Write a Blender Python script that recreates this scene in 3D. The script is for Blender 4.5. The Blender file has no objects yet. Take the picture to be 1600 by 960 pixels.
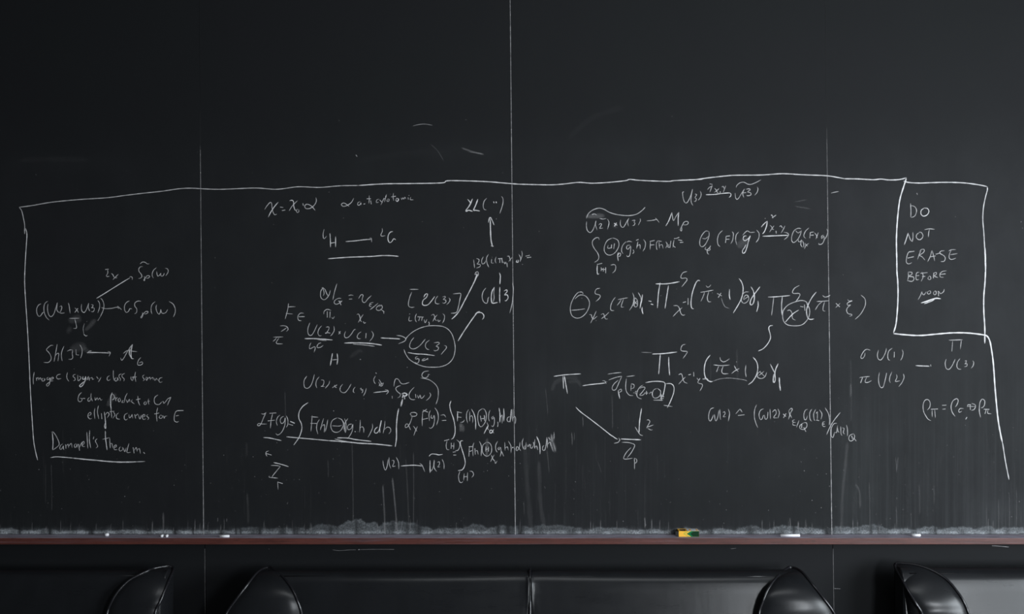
import bpy, bmesh, math, random
import numpy as np
from mathutils import Vector

# ------------------------------------------------------------------ camera, world, light, exposure
SC = bpy.context.scene
COL = SC.collection
CAM_H, CAM_D, F = 1.75, 4.0, 1680.0          # camera height, distance to the board, focal length in pixels (1600 wide)

cam_data = bpy.data.cameras.new('camera')
cam_data.sensor_width = 36.0
cam_data.lens = 36.0 * F / 1600.0
cam_data.clip_start = 0.05
cam = bpy.data.objects.new('camera', cam_data)
COL.objects.link(cam)
cam.location = (0, -CAM_D, CAM_H)
cam.rotation_euler = (math.radians(90), 0, 0)
SC.camera = cam

world = bpy.data.worlds.new('overcast_sky')
SC.world = world
world.use_nodes = True
world.node_tree.nodes['Background'].inputs[0].default_value = (0.55, 0.65, 0.85, 1)
world.node_tree.nodes['Background'].inputs[1].default_value = 0.6

def area(name, loc, rot, sx, sy, energy, col):
    d = bpy.data.lights.new(name, 'AREA'); d.shape = 'RECTANGLE'
    d.size = sx; d.size_y = sy; d.energy = energy; d.color = col
    o = bpy.data.objects.new(name, d); COL.objects.link(o)
    o.location = loc; o.rotation_euler = rot
    return o
# daylight through the tall windows of the right-hand wall
area('window_daylight', (4.06, -3.1, 1.55), (0, math.radians(90), 0), 1.7, 2.6, 250, (0.87, 0.945, 1.0))

# fill light from an added, unseen window behind the camera
area('added_front_fill', (3.42, -7.06, 1.85), (math.radians(90), 0, 0), 0.85, 1.8, 190, (0.90, 0.95, 1.0))
# unseen ceiling luminaire, added to brighten the upward faces
area('added_overhead_light', (0.6, -2.6, 3.62), (0, 0, 0), 2.6, 0.9, 22, (0.93, 0.97, 1.0))

SC.view_settings.view_transform = 'Standard'
SC.view_settings.look = 'None'
SC.view_settings.gamma = 1
SC.view_settings.use_curve_mapping = False
SC.view_settings.exposure = 0.06

# ------------------------------------------------------------------ helpers
def P(px, py, depth=0.0):
    s = (CAM_D - depth) / F
    return ((px - 800) * s, -depth, CAM_H - (py - 480) * s)

def mesh_obj(name, verts, faces, mat=None, parent=None, smooth=False, label=None, kind=None):
    me = bpy.data.meshes.new(name)
    me.from_pydata(verts, [], faces)
    me.update()
    o = bpy.data.objects.new(name, me)
    COL.objects.link(o)
    if mat: me.materials.append(mat)
    if smooth: me.polygons.foreach_set('use_smooth', [True] * len(me.polygons))
    if parent: o.parent = parent
    if label: o['label'] = label
    if kind: o['kind'] = kind
    return o

def bm_obj(name, bm, mat=None, parent=None, smooth=False, label=None, kind=None):
    bmesh.ops.recalc_face_normals(bm, faces=bm.faces)
    me = bpy.data.meshes.new(name); bm.to_mesh(me); bm.free()
    o = bpy.data.objects.new(name, me); COL.objects.link(o)
    if mat: me.materials.append(mat)
    if smooth: me.polygons.foreach_set('use_smooth', [True] * len(me.polygons))
    if parent: o.parent = parent
    if label: o['label'] = label
    if kind: o['kind'] = kind
    return o

def empty(name, loc, label, cat, group=None):
    o = bpy.data.objects.new(name, None); COL.objects.link(o)
    o.location = loc; o.empty_display_size = 0.1
    o['label'] = label; o['category'] = cat
    if group: o['group'] = group
    return o

def add_box(bm, x0, x1, y0, y1, z0, z1, bev=0.0, seg=2):
    r = bmesh.ops.create_cube(bm, size=1.0)
    vs = r['verts']
    for v in vs:
        v.co = Vector(((x0 + x1) / 2 + v.co.x * (x1 - x0), (y0 + y1) / 2 + v.co.y * (y1 - y0), (z0 + z1) / 2 + v.co.z * (z1 - z0)))
    if bev > 0:
        es = list({e for v in vs for e in v.link_edges})
        bmesh.ops.bevel(bm, geom=es, offset=bev, segments=seg, profile=0.5, affect='EDGES')

def box(name, x0, x1, y0, y1, z0, z1, mat, parent=None, bev=0.0, seg=2, smooth=False, label=None, kind=None):
    bm = bmesh.new(); add_box(bm, x0, x1, y0, y1, z0, z1, bev, seg)
    return bm_obj(name, bm, mat, parent, smooth, label, kind)

def catmull(pts, step):
    pts = [np.array(p, float) for p in pts]
    if len(pts) == 1: pts = [pts[0], pts[0] + np.array([0.6, 0.6] + [0] * (len(pts[0]) - 2))]
    if len(pts) == 2:
        n = max(2, int(np.linalg.norm(pts[1] - pts[0]) / step) + 1)
        return [pts[0] + (pts[1] - pts[0]) * i / (n - 1) for i in range(n)]
    P_ = [2 * pts[0] - pts[1]] + pts + [2 * pts[-1] - pts[-2]]
    out = []
    for i in range(1, len(P_) - 2):
        a, b, c, d = P_[i - 1:i + 3]
        n = max(2, int(np.linalg.norm(c - b) / step) + 1)
        for k in range(n):
            t = k / n
            out.append(0.5 * ((2 * b) + (-a + c) * t + (2 * a - 5 * b + 4 * c - d) * t * t + (-a + 3 * b - 3 * c + d) * t ** 3))
    out.append(pts[-1])
    return out

def tube(pts, r, n=8, closed_ends=True, step=0.012):
    """round cord along 3D points -> verts, faces"""
    c = [Vector(p) for p in catmull(pts, step)]
    V, Fc = [], []
    up = Vector((0.31, 0.52, 0.79)).normalized()
    for i, p in enumerate(c):
        t = (c[min(i + 1, len(c) - 1)] - c[max(i - 1, 0)]).normalized()
        a = t.cross(up).normalized(); b = t.cross(a)
        for k in range(n):
            w = 2 * math.pi * k / n
            V.append(p + r * (math.cos(w) * a + math.sin(w) * b))
    for i in range(len(c) - 1):
        for k in range(n):
            Fc.append((i * n + k, i * n + (k + 1) % n, (i + 1) * n + (k + 1) % n, (i + 1) * n + k))
    Fc.append(tuple(range(n))[::-1]); Fc.append(tuple(range((len(c) - 1) * n, len(c) * n)))
    return V, Fc

# ------------------------------------------------------------------ materials
def new_mat(name):
    m = bpy.data.materials.new(name); m.use_nodes = True
    nt = m.node_tree; b = nt.nodes['Principled BSDF']
    return m, nt, b
def N(nt, t, **kw):
    n = nt.nodes.new(t)
    for k, v in kw.items(): setattr(n, k, v)
    return n
def L(nt, a, b): nt.links.new(a, b)
def math_n(nt, op, a, b=None, c=None, clamp=False):
    n = N(nt, 'ShaderNodeMath', operation=op); n.use_clamp = clamp
    for i, v in enumerate((a, b, c)):
        if v is None: continue
        if isinstance(v, (int, float)): n.inputs[i].default_value = v
        else: L(nt, v, n.inputs[i])
    return n.outputs[0]
def mapping(nt, scale, src='Object'):
    tc = N(nt, 'ShaderNodeTexCoord'); mp = N(nt, 'ShaderNodeMapping'); mp.inputs['Scale'].default_value = scale
    L(nt, tc.outputs[src], mp.inputs['Vector']); return mp.outputs[0]
def noise(nt, vec, scale, detail=4, rough=0.55):
    n = N(nt, 'ShaderNodeTexNoise'); n.inputs['Scale'].default_value = scale
    n.inputs['Detail'].default_value = detail; n.inputs['Roughness'].default_value = rough
    L(nt, vec, n.inputs['Vector']); return n.outputs['Fac']
def ramp(nt, fac, lo, hi):
    n = N(nt, 'ShaderNodeMapRange'); n.inputs['From Min'].default_value = lo; n.inputs['From Max'].default_value = hi
    L(nt, fac, n.inputs['Value']); return n.outputs[0]
def mixc(nt, fac, c1, c2):
    n = N(nt, 'ShaderNodeMix', data_type='RGBA')
    if isinstance(fac, (int, float)): n.inputs[0].default_value = fac
    else: L(nt, fac, n.inputs[0])
    for i, c in ((6, c1), (7, c2)):
        if isinstance(c, tuple): n.inputs[i].default_value = c + (1,) if len(c) == 3 else c
        else: L(nt, c, n.inputs[i])
    return n.outputs[2]
def bump(nt, h, strength, dist, bsdf):
    n = N(nt, 'ShaderNodeBump'); n.inputs['Strength'].default_value = strength; n.inputs['Distance'].default_value = dist
    L(nt, h, n.inputs['Height']); L(nt, n.outputs[0], bsdf.inputs['Normal'])

def plain(name, col, rough=0.5, metal=0.0, nscale=40, namt=0.15, bmp=0.0):
    m, nt, b = new_mat(name)
    v = mapping(nt, (1, 1, 1))
    f = noise(nt, v, nscale)
    c = mixc(nt, f, tuple(x * (1 - namt) for x in col), tuple(min(1, x * (1 + namt)) for x in col))
    L(nt, c, b.inputs['Base Color']); b.inputs['Roughness'].default_value = rough; b.inputs['Metallic'].default_value = metal
    if bmp: bump(nt, f, 0.4, bmp, b)
    return m

# slate with chalk dust: the vertex attributes only say where dust lies
def slate_material():
    m, nt, b = new_mat('dusty_slate')
    v = mapping(nt, (1, 1, 1))
    big = noise(nt, v, 1.3, 3)
    mid = noise(nt, mapping(nt, (3, 3, 2)), 2.2, 6, 0.65)
    fine = noise(nt, v, 900, 2)
    grit = noise(nt, v, 170, 5, 0.7)
    st1 = noise(nt, mapping(nt, (95, 1, 1.3)), 1.0, 5, 0.72)
    st2 = noise(nt, mapping(nt, (28, 1, 0.9)), 1.0, 3, 0.6)
    ad = N(nt, 'ShaderNodeAttribute', attribute_name='dust').outputs['Fac']
    ast = N(nt, 'ShaderNodeAttribute', attribute_name='streak').outputs['Fac']
    aed = N(nt, 'ShaderNodeAttribute', attribute_name='drift').outputs['Fac']
    base = mixc(nt, big, (0.0112, 0.0109, 0.0132), (0.0104, 0.0126, 0.0129))
    wipes = math_n(nt, 'MULTIPLY', ad, math_n(nt, 'ADD', ramp(nt, mid, 0.3, 0.75), 0.45))
    s1 = math_n(nt, 'POWER', ramp(nt, st1, 0.46, 0.85), 1.4)
    s2 = ramp(nt, st2, 0.42, 0.8)
    streaks = math_n(nt, 'MULTIPLY', ast, math_n(nt, 'ADD', s1, math_n(nt, 'MULTIPLY', s2, 0.5)))
    piles = math_n(nt, 'MULTIPLY', aed, math_n(nt, 'ADD', ramp(nt, grit, 0.36, 0.66), 0.22))
    tot = math_n(nt, 'ADD', math_n(nt, 'ADD', wipes, streaks), piles)
    tot = math_n(nt, 'MULTIPLY', tot, math_n(nt, 'ADD', math_n(nt, 'MULTIPLY', fine, 0.5), 0.75), clamp=True)
    c = mixc(nt, tot, base, (0.64, 0.685, 0.72))
    L(nt, c, b.inputs['Base Color'])
    b.inputs['Roughness'].default_value = 0.62
    b.inputs['Specular IOR Level'].default_value = 0.13
    bump(nt, grit, 0.05, 0.0005, b)
    return m
SLATE = slate_material()

def chalk_material():
    m, nt, b = new_mat('chalk_marks')
    v = mapping(nt, (1, 1, 1))
    g = noise(nt, v, 620, 3, 0.7)
    op = N(nt, 'ShaderNodeAttribute', attribute_name='opacity').outputs['Fac']
    L(nt, mixc(nt, g, (0.77, 0.76, 0.77), (0.93, 0.91, 0.92)), b.inputs['Base Color'])
    b.inputs['Roughness'].default_value = 0.95
    b.inputs['Specular IOR Level'].default_value = 0.05
    k = math_n(nt, 'ADD', ramp(nt, g, 0.25, 0.62), 0.45)
    L(nt, math_n(nt, 'MULTIPLY', op, k, clamp=True), b.inputs['Alpha'])
    return m
CHALK = chalk_material()

def wood_material():
    m, nt, b = new_mat('mahogany_ledge')
    v = mapping(nt, (3, 60, 60))
    g = noise(nt, v, 1.6, 7, 0.7)
    pores = noise(nt, mapping(nt, (40, 300, 500)), 1.0, 3, 0.6)
    base = mixc(nt, ramp(nt, g, 0.3, 0.72), (0.052, 0.016, 0.013), (0.14, 0.042, 0.032))
    base = mixc(nt, ramp(nt, pores, 0.58, 0.7), base, (0.04, 0.014, 0.012))
    # chalk dust on upward faces, made paler in place of overhead light; wiped smears on the front
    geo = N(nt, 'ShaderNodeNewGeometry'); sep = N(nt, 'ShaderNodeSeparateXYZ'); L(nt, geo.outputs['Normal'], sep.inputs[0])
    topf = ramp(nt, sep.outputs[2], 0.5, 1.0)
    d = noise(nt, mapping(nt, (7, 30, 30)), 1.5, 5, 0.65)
    dust_and_light_top = math_n(nt, 'MULTIPLY', topf, math_n(nt, 'ADD', math_n(nt, 'MULTIPLY', ramp(nt, d, 0.3, 0.75), 0.46), 0.26))
    sm = noise(nt, mapping(nt, (2.2, 60, 90)), 1.0, 5, 0.75)
    dust_front = math_n(nt, 'MULTIPLY', math_n(nt, 'POWER', ramp(nt, sm, 0.52, 0.85), 1.3), 0.19)
    tot = math_n(nt, 'ADD', dust_and_light_top, dust_front, clamp=True)
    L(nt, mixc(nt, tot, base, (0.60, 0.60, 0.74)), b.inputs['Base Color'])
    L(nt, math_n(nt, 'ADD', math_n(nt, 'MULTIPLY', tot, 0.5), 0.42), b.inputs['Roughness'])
    bump(nt, g, 0.15, 0.001, b)
    return m
WOOD = wood_material()

def leather_material():
    m, nt, b = new_mat('black_leather')
    LS = 0.36
    v = mapping(nt, (1, 1, 1))
    g = noise(nt, v, 260, 3, 0.6)
    w = noise(nt, mapping(nt, (16, 16, 5)), 1.0, 4, 0.6)
    scuff = noise(nt, mapping(nt, (6, 30, 30)), 1.0, 5, 0.7)
    L(nt, mixc(nt, w, (0.0075, 0.0080, 0.0090), (0.013, 0.014, 0.016)), b.inputs['Base Color'])
    L(nt, math_n(nt, 'ADD', math_n(nt, 'MULTIPLY', scuff, 0.14), 0.22), b.inputs['Roughness'])
    b.inputs['Specular IOR Level'].default_value = LS
    h = math_n(nt, 'ADD', math_n(nt, 'MULTIPLY', g, 0.12), w)
    bump(nt, h, 0.09, 0.004, b)
    return m
LEATHER = leather_material()
PIPING = plain('black_piping', (0.010, 0.010, 0.012), 0.22, nscale=200, bmp=0.0003)
STEEL = plain('brushed_steel', (0.45, 0.45, 0.46), 0.3, 1.0)
STICK = plain('chalk_stick', (0.86, 0.86, 0.88), 0.9, nscale=300, namt=0.06)
CARD_Y = plain('yellow_card', (0.93, 0.50, 0.03), 0.5, nscale=120, namt=0.05)
CARD_G = plain('green_print', (0.002, 0.16, 0.05), 0.5, namt=0.05)
CARD_DG = plain('dark_green_print', (0.0015, 0.032, 0.010), 0.5, namt=0.05)
CARD_LG = plain('lime_print', (0.45, 0.47, 0.04), 0.5, namt=0.05)
CARD_W = plain('white_label', (0.80, 0.83, 0.90), 0.5, namt=0.05)
CARD_BL = plain('dark_blue_print', (0.015, 0.022, 0.06), 0.5, namt=0.2)
CARD_SK = plain('light_blue_print', (0.25, 0.45, 0.6), 0.5, namt=0.05)
for m_ in (CARD_G, CARD_DG): m_.node_tree.nodes['Principled BSDF'].inputs['Specular IOR Level'].default_value = 0.15
CARD_GR = plain('grey_card', (0.085, 0.085, 0.08), 0.8, nscale=60, namt=0.35)
DARKBACK = plain('dark_backing', (0.006, 0.006, 0.007), 0.95)
DARKBACK.node_tree.nodes['Principled BSDF'].inputs['Specular IOR Level'].default_value = 0.0
PAINT = plain('grey_wall_paint', (0.06, 0.062, 0.066), 0.9, nscale=3, namt=0.06)
CEIL = plain('ceiling_paint', (0.15, 0.15, 0.155), 0.95, nscale=3, namt=0.05)
FRAME = plain('window_frame_paint', (0.55, 0.55, 0.54), 0.5)

def floor_material():
    m, nt, b = new_mat('oak_floor')
    g = noise(nt, mapping(nt, (2, 26, 1)), 2.0, 6, 0.65)
    L(nt, mixc(nt, g, (0.055, 0.036, 0.024), (0.11, 0.072, 0.045)), b.inputs['Base Color'])
    b.inputs['Roughness'].default_value = 0.5
    return m
FLOOR = floor_material()

# ------------------------------------------------------------------ room
X0, X1, YF, YB, ZC = -4.6, 4.0, -7.0, 0.03, 3.7
def struct(o): o['kind'] = 'structure'; return o
struct(box('floor', X0, X1, YF, YB, -0.05, 0.0, FLOOR))
struct(box('ceiling', X0, X1, YF, YB, ZC, ZC + 0.05, CEIL))
wall_back = struct(box('wall_back', X0, X1, YB, YB + 0.1, 0, ZC, DARKBACK))
struct(box('wall_left', X0 - 0.1, X0, YF, YB + 0.1, 0, ZC, PAINT))
wf = bmesh.new()
fx0, fx1, fz0, fz1 = 2.95, 3.9, 0.90, 2.80
for a in ((X0, fx0, 0, ZC), (fx1, X1, 0, ZC), (fx0, fx1, 0, fz0), (fx0, fx1, fz1, ZC)):
    add_box(wf, a[0], a[1], YF - 0.1, YF, a[2], a[3])
struct(bm_obj('wall_front', wf, PAINT))
fr = bmesh.new()
for z in (fz0, fz1 - 0.05): add_box(fr, fx0, fx1, YF - 0.04, YF + 0.02, z, z + 0.05)
for x in (fx0, (fx0 + fx1) / 2 - 0.025, fx1 - 0.05): add_box(fr, x, x + 0.05, YF - 0.038, YF + 0.018, fz0, fz1)
struct(bm_obj('added_window', fr, FRAME))  # frame of the unseen window, added to go with the front fill light
wr = bmesh.new()
wy0, wy1, wz0, wz1 = -4.5, -1.7, 0.65, 2.45
for a in ((YF, wy0, 0, ZC), (wy1, YB + 0.1, 0, ZC), (wy0, wy1, 0, wz0), (wy0, wy1, wz1, ZC)):
    add_box(wr, X1, X1 + 0.1, a[0], a[1], a[2], a[3])
struct(bm_obj('wall_right', wr, PAINT))
fr = bmesh.new()
for z in (wz0, wz1 - 0.05): add_box(fr, X1 - 0.02, X1 + 0.04, wy0, wy1, z, z + 0.05)
for y in (wy0, (wy0 + wy1) / 2 - 0.025, wy1 - 0.05): add_box(fr, X1 - 0.018, X1 + 0.038, y, y + 0.05, wz0, wz1)
struct(bm_obj('window_1', fr, FRAME))
lum = empty('added_ceiling_light', (0.6, -2.6, ZC), 'long white light panel added out of view above the room', 'ceiling light')  # added panel to hold the overhead light, out of view
bm = bmesh.new()
for a in ((-1.36, 1.36, -.51, -.47), (-1.36, 1.36, .47, .51), (-1.36, -1.32, -.47, .47), (1.32, 1.36, -.47, .47)): add_box(bm, a[0], a[1], a[2], a[3], -.09, -.001)
bm_obj('housing', bm, FRAME, lum)
box('back_plate', -1.32, 1.32, -.47, .47, -.02, -.001, FRAME, lum)
# ------------------------------------------------------------------ blackboard
RAIL_Z = P(0, 835.5)[2]
RAIL_D = 0.062
board = empty('blackboard', (0, 0, RAIL_Z), 'long wall-wide black slate blackboard covered with white chalk formulas', 'blackboard')
BO = Vector((0, 0, RAIL_Z))

rng = np.random.RandomState(7)
# joints as lines x(py) in photo pixels, slightly off plumb
JOINTS = [(-660, .008), (-172, .008), (311.0, .0085), (797.0, .0098), (1289.0, .0128), (1780, .012), (2270, .012)]
def jx(j, py): return JOINTS[j][0] + JOINTS[j][1] * py

# dust fields -------------------------------------------------------
def smooth(a, b, x): t = np.clip((x - a) / (b - a), 0, 1); return t * t * (3 - 2 * t)
def blob(X, Y, cx, cy, rx, ry): return np.exp(-(((X - cx) / rx) ** 2 + ((Y - cy) / ry) ** 2))
arcs = []
xx = -1200.0
while xx < 2900:
    w = rng.uniform(14, 46); big = 320 < xx < 800
    h = rng.uniform(5, 11) if xx < 310 else (rng.uniform(9, 22) if big else rng.uniform(7, 16))
    arcs.append((xx + w, w, h, rng.uniform(.55, 1.0))); xx += w * rng.uniform(1.15, 1.7)
BREAKS = [(rng.uniform(-700, 2400), rng.uniform(1.2, 4.5), rng.uniform(.4, .95)) for _ in range(75)] + [(31, 3, .9), (78, 4, .95), (345, 3, .9), (376, 2, .8), (527, 1.5, .8), (794, 6, .9), (1292, 5, .9), (1361, 3, .8)]
def f_dust(X, Y):
    writing = smooth(150, 330, Y)
    lvl = .0064 + .0020 * smooth(250, 500, X) + .002 * smooth(790, 830, X) + .003 * smooth(900, 1400, X)
    d = lvl * (0.15 + .85 * writing)
    d = d * (1 - .35 * smooth(690, 800, Y) * (1 - smooth(1290, 1300, X)))
    for cx, cy, rx, ry, a in ((100, 255, 80, 14, .004), (730, 235, 70, 14, .005), (1000, 240, 110, 24, .005), (1120, 470, 200, 110, .006),
                              (1470, 420, 130, 150, .006), (560, 500, 120, 70, .003), (890, 610, 60, 30, .006), (1330, 760, 40, 60, .006),
                              (1560, 800, 70, 30, .012), (240, 370, 60, 60, .003)):
        d = d + a * blob(X, Y, cx, cy, rx, ry)
    return d * .8
def f_streak(X, Y):
    s = .006 * smooth(330, 520, Y)
    s = s + .020 * smooth(560, 700, Y) * smooth(1296, 1330, X)
    s = s + .016 * smooth(520, 640, Y) * smooth(796, 830, X) * (1 - smooth(1000, 1080, X))
    s = s + .06 * smooth(760, 835, Y) * smooth(1440, 1560, X)
    s = s + .03 * smooth(795, 835, Y)
    s = s + .008 * smooth(600, 700, Y) * smooth(560, 700, X) * (1 - smooth(700, 760, X))
    return s * .62 + .012 * smooth(520, 720, Y) * smooth(1296, 1330, X)
def f_drift(X, Y):
    u = 835.5 - Y                      # height above the ledge
    wob = 1.4 * np.sin(X * .37 + 2 * np.sin(X * .083)) + 1.0 * np.sin(X * .83 + np.sin(X * .21) * 2) + 1.6 * np.sin(X * .131 + Y * .09)
    u = np.maximum(u * (1 - .04 * wob), 0)
    d = np.zeros_like(X)
    for cx, w, h, a in arcs:
        t = np.clip(1 - ((X - cx) / w) ** 2, 0, 1)
        top = h * np.sqrt(t)
        inside = smooth(1.5, -0.5, u - top) * (t > 0)
        rim = np.exp(-((u - top + 1.5) / 1.8) ** 2) * (t > 0)
        d = np.maximum(d, a * (.13 * inside + .08 * rim))
    base = np.where(X < 312, .30, .34) * smooth(8, 2, u) + .10 * smooth(14, 3, u)
    breaks = np.ones_like(X)
    for bx, bw, ba in BREAKS: breaks = breaks * (1 - ba * np.exp(-((X - bx) / bw) ** 2))
    d = (d + base * (0.6 + .4 * np.sin(X * .21) * np.sin(X * .057 + 1))) * breaks
    return d * smooth(0, 1.6, u) * (1.0 + .35 * smooth(330, 300, X))

def board_panel(j, ytop=-420.0, ybot=836.5):
    onframe = -180 < JOINTS[j][0] < 1500
    rows = list(np.arange(ytop, -20, 60)) + list(np.arange(-20, 796, 6 if onframe else 40)) + list(np.arange(798, ybot, 1.3 if onframe else 6)) + [ybot]
    nx = 240 if onframe else 40
    rows = np.array(rows); gap = 0.12
    V = []; A = []
    for y in rows:
        a, b = jx(j, y) + gap, jx(j + 1, y) - gap
        xs = np.linspace(a, b, nx)
        for x in xs:
            p = P(x, y); V.append((p[0], 0.0, p[2] - RAIL_Z)); A.append((x, y))
    A = np.array(A); nr = len(rows)
    nf = len(V)
    Fc = [(r * nx + c, (r + 1) * nx + c, (r + 1) * nx + c + 1, r * nx + c + 1) for r in range(nr - 1) for c in range(nx - 1)]
    # thickness: side, top and bottom returns
    ring = [r * nx for r in range(nr)] + [(nr - 1) * nx + c for c in range(1, nx)] + [r * nx + nx - 1 for r in range(nr - 2, -1, -1)] + [c for c in range(nx - 2, 0, -1)]
    for i in ring: V.append((V[i][0], 0.02, V[i][2]))
    k = len(ring)
    for i in range(k): Fc.append((ring[i], nf + i, nf + (i + 1) % k, ring[(i + 1) % k]))
    o = mesh_obj('board_panel', V, Fc, SLATE, board)
    me = o.data
    me.materials.append(DARKBACK)          # unpolished cut edges
    nfr = (nr - 1) * (nx - 1)
    me.polygons.foreach_set('material_index', [0] * nfr + [1] * (len(Fc) - nfr))
    for nm, fn in (('dust', f_dust), ('streak', f_streak), ('drift', f_drift)):
        at = me.attributes.new(nm, 'FLOAT', 'POINT')
        vals = np.zeros(len(V)); vals[:nf] = fn(A[:, 0], A[:, 1])
        at.data.foreach_set('value', vals.astype(np.float32))
    return o
for j in range(len(JOINTS) - 1): board_panel(j)

# the slate-coloured panels under the ledge
LJ = [(-1100, 0), (-480, 0), (320, .002), (1301, .002), (2200, 0)]
for i in range(len(LJ) - 1):
    ya, yb = 851.0, 1215.0
    V = []
    for (y, sx) in ((ya, 0), (yb, 0)):
        for jn, g in ((LJ[i], .5), (LJ[i + 1], -.5)):
            x = jn[0] + jn[1] * (y - 851) * 10 + g
            for d in (0.0, 0.02):
                p = P(x, y); V.append((max(X0 + .01, min(X1 - .01, p[0])), d, max(p[2], 0.005)))
    Fc = [(0, 4, 6, 2), (1, 3, 7, 5), (0, 1, 5, 4), (2, 6, 7, 3), (0, 2, 3, 1), (4, 5, 7, 6)]
    o = mesh_obj('wall_panel', V, Fc, SLATE, wall_back)

# ------------------------------------------------------------------ chalk marks
class Marks:
    def __init__(s): s.V = []; s.F = []; s.O = []
    def add(s, pts, w=1.5, op=0.8, soft=False, taper=True):
        jit = random.uniform(0, 1e-4)
        step = 2.2 if not soft else 5
        c = catmull(pts, step)
        n = len(c); base = len(s.V)
        ph = random.uniform(0, 6)
        for i, p in enumerate(c):
            t = c[min(i + 1, n - 1)] - c[max(i - 1, 0)]
            l = np.hypot(*t) or 1; nx_, ny_ = -t[1] / l, t[0] / l
            e = min(i, n - 1 - i)
            k = 1.0
            if taper and n > 5: k = (0.55, 0.85)[e] if e < 2 else 1.0
            ww = w * k * (1 + .13 * math.sin(i * .9 + ph)) / 2
            oo = op * (1 + .12 * math.sin(i * .47 + ph * 2)) * (k if not soft else (0.0 if e == 0 else 1.0))
            if soft:
                prof = ((-1, 0), (-.45, .8), (0, 1), (.45, .8), (1, 0)); hh = (0.0003, .00035, .0004, .00035, .0003)
            else:
                prof = ((-1, .75), (0, 1), (1, .75)); hh = (0.0005, 0.0010, 0.0005)
            for (a, b), h in zip(prof, hh):
                q = P(p[0] + nx_ * ww * a, p[1] + ny_ * ww * a)
                s.V.append((q[0], -h - jit, q[2] - RAIL_Z)); s.O.append(oo * b)
        m = 5 if soft else 3
        for i in range(n - 1):
            for k in range(m - 1):
                a = base + i * m + k
                s.F.append((a, a + 1, a + m + 1, a + m))
    def build(s, name, label=None, kind=None, parent=None):
        o = mesh_obj(name, s.V, s.F, CHALK, parent or board, label=label, kind=kind)
        at = o.data.attributes.new('opacity', 'FLOAT', 'POINT')
        at.data.foreach_set('value', np.array(s.O, dtype=np.float32))
        return o

R = {'L1': (30, 400), 'L2': (30, 530), 'L3': (30, 620), 'M1': (400, 290), 'M2': (400, 430), 'M3': (400, 550), 'M4': (400, 640),
     'N1': (620, 290), 'N2': (620, 430), 'N3': (580, 560), 'N4': (580, 640), 'N5': (700, 610), 'P1': (880, 280), 'P2': (1060, 270),
     'P3': (880, 410), 'Q1': (1100, 410), 'Q2': (850, 530), 'Q3': (1000, 520), 'Q4': (900, 620), 'Q5': (1090, 600),
     'T1': (1340, 270), 'T2': (1340, 390)}
def write(name, label, *blocks):
    """each block: region, text of strokes 'x y x y ...; ...' in that region's units; a stroke may start with wN or oN"""
    random.seed(label)
    items = []
    for reg, txt in blocks:
        if reg == 'px': ox, oy, sc = 0, 0, 1.0
        elif reg == 'T3': ox, oy, sc = 1320, 520, 5.714
        else: ox, oy = R[reg]; sc = 6.1538
        for st in txt.split(';'):
            tk = st.split()
            if not tk: continue
            w, op = 1.25, 0.52
            while tk[0][0] in 'wo':
                if tk[0][0] == 'w': w = float(tk[0][1:])
                else: op = float(tk[0][1:])
                tk.pop(0)
            if w >= 1.7 and op == 0.52: op = 0.74
            w *= .9 if w < 1.6 else .78
            v = [float(t) for t in tk]
            items.append(([(ox + v[i] / sc, oy + v[i + 1] / sc) for i in range(0, len(v) - 1, 2)], w, op))
    # strokes that stand well apart from each other become signs of their own
    sam = [np.array(catmull(p, 3.0))[:, :2] for p, w, op in items]
    par = list(range(len(items)))
    def root(i):
        while par[i] != i: i = par[i]
        return i
    for i in range(len(items)):
        for k in range(i):
            if root(i) != root(k) and np.sqrt(((sam[i][:, None] - sam[k][None]) ** 2).sum(-1)).min() < 7.0: par[root(i)] = root(k)
    gr = {}
    for i in range(len(items)): gr.setdefault(root(i), []).append(i)
    gr = sorted(gr.values(), key=lambda g: -sum(len(sam[i]) for i in g))
    first = None
    for g in gr:
        mk = Marks()
        for i in g: mk.add(*items[i])
        if first is None: first = mk.build(name, label)
        else: mk.build('chalk_sign', None, parent=first)
    return first

write('chalk_outline', 'long chalk outline drawn around all the formulas',
 ('px', '''w1.5 30 324 49 321.6 75 317 97.5 314.3 131 311.5 169 309 197 305.3 225 302 253 299 281 295 300 294.3 318 295.3 340 296 360 295.5 400 294 432 296 460 292.5 472 292 500 293 530 290.6 560 290
 ;w2.0 560 290 600 287.5 640 287 690 286 698 282.8 720 282.6 760 284 797 287 810 288
 ;w1.9 805 287.8 830 288.5 860 289 880 287.8 904 285.2 925.5 286.5 953 285 977.5 282.4 984 280.5 1000 282 1042 283.6 1055.5 282.3 1098 280.3
 ;w2.0 1060 281.9 1084 281 1109 277.8 1133 275.2 1149 274 1190 273.6 1222.5 271.6 1255 273.3 1292 274.9 1320 279.5;w2.2 1318 279.4 1340 279.8 1364 281 1376 280 1389 281.4 1405 280.7 1416.4 278
 ;w1.5 30 324 34 330 37 343 38.5 352 38.5 366;w1.7 40 357 42 366 41 385 39.5 410 38.5 440 40 470 42 500 43.8 530 45.4 562 47.5 611 50.3 657 52.7 690 56 708 58.8 719.5
 ;w2.7 o.95 1396 521.5 1413 523.3 1437 524.5 1461.8 522.5 1486 520.5 1510 520.5 1535 523.3 1542.3 525.7 1546.4 533 1549 546 1552 569 1555 611 1559 653 1563 677.5 1566 692;w1.9 1566 690 1571 722 1576.5 750'''))
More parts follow.
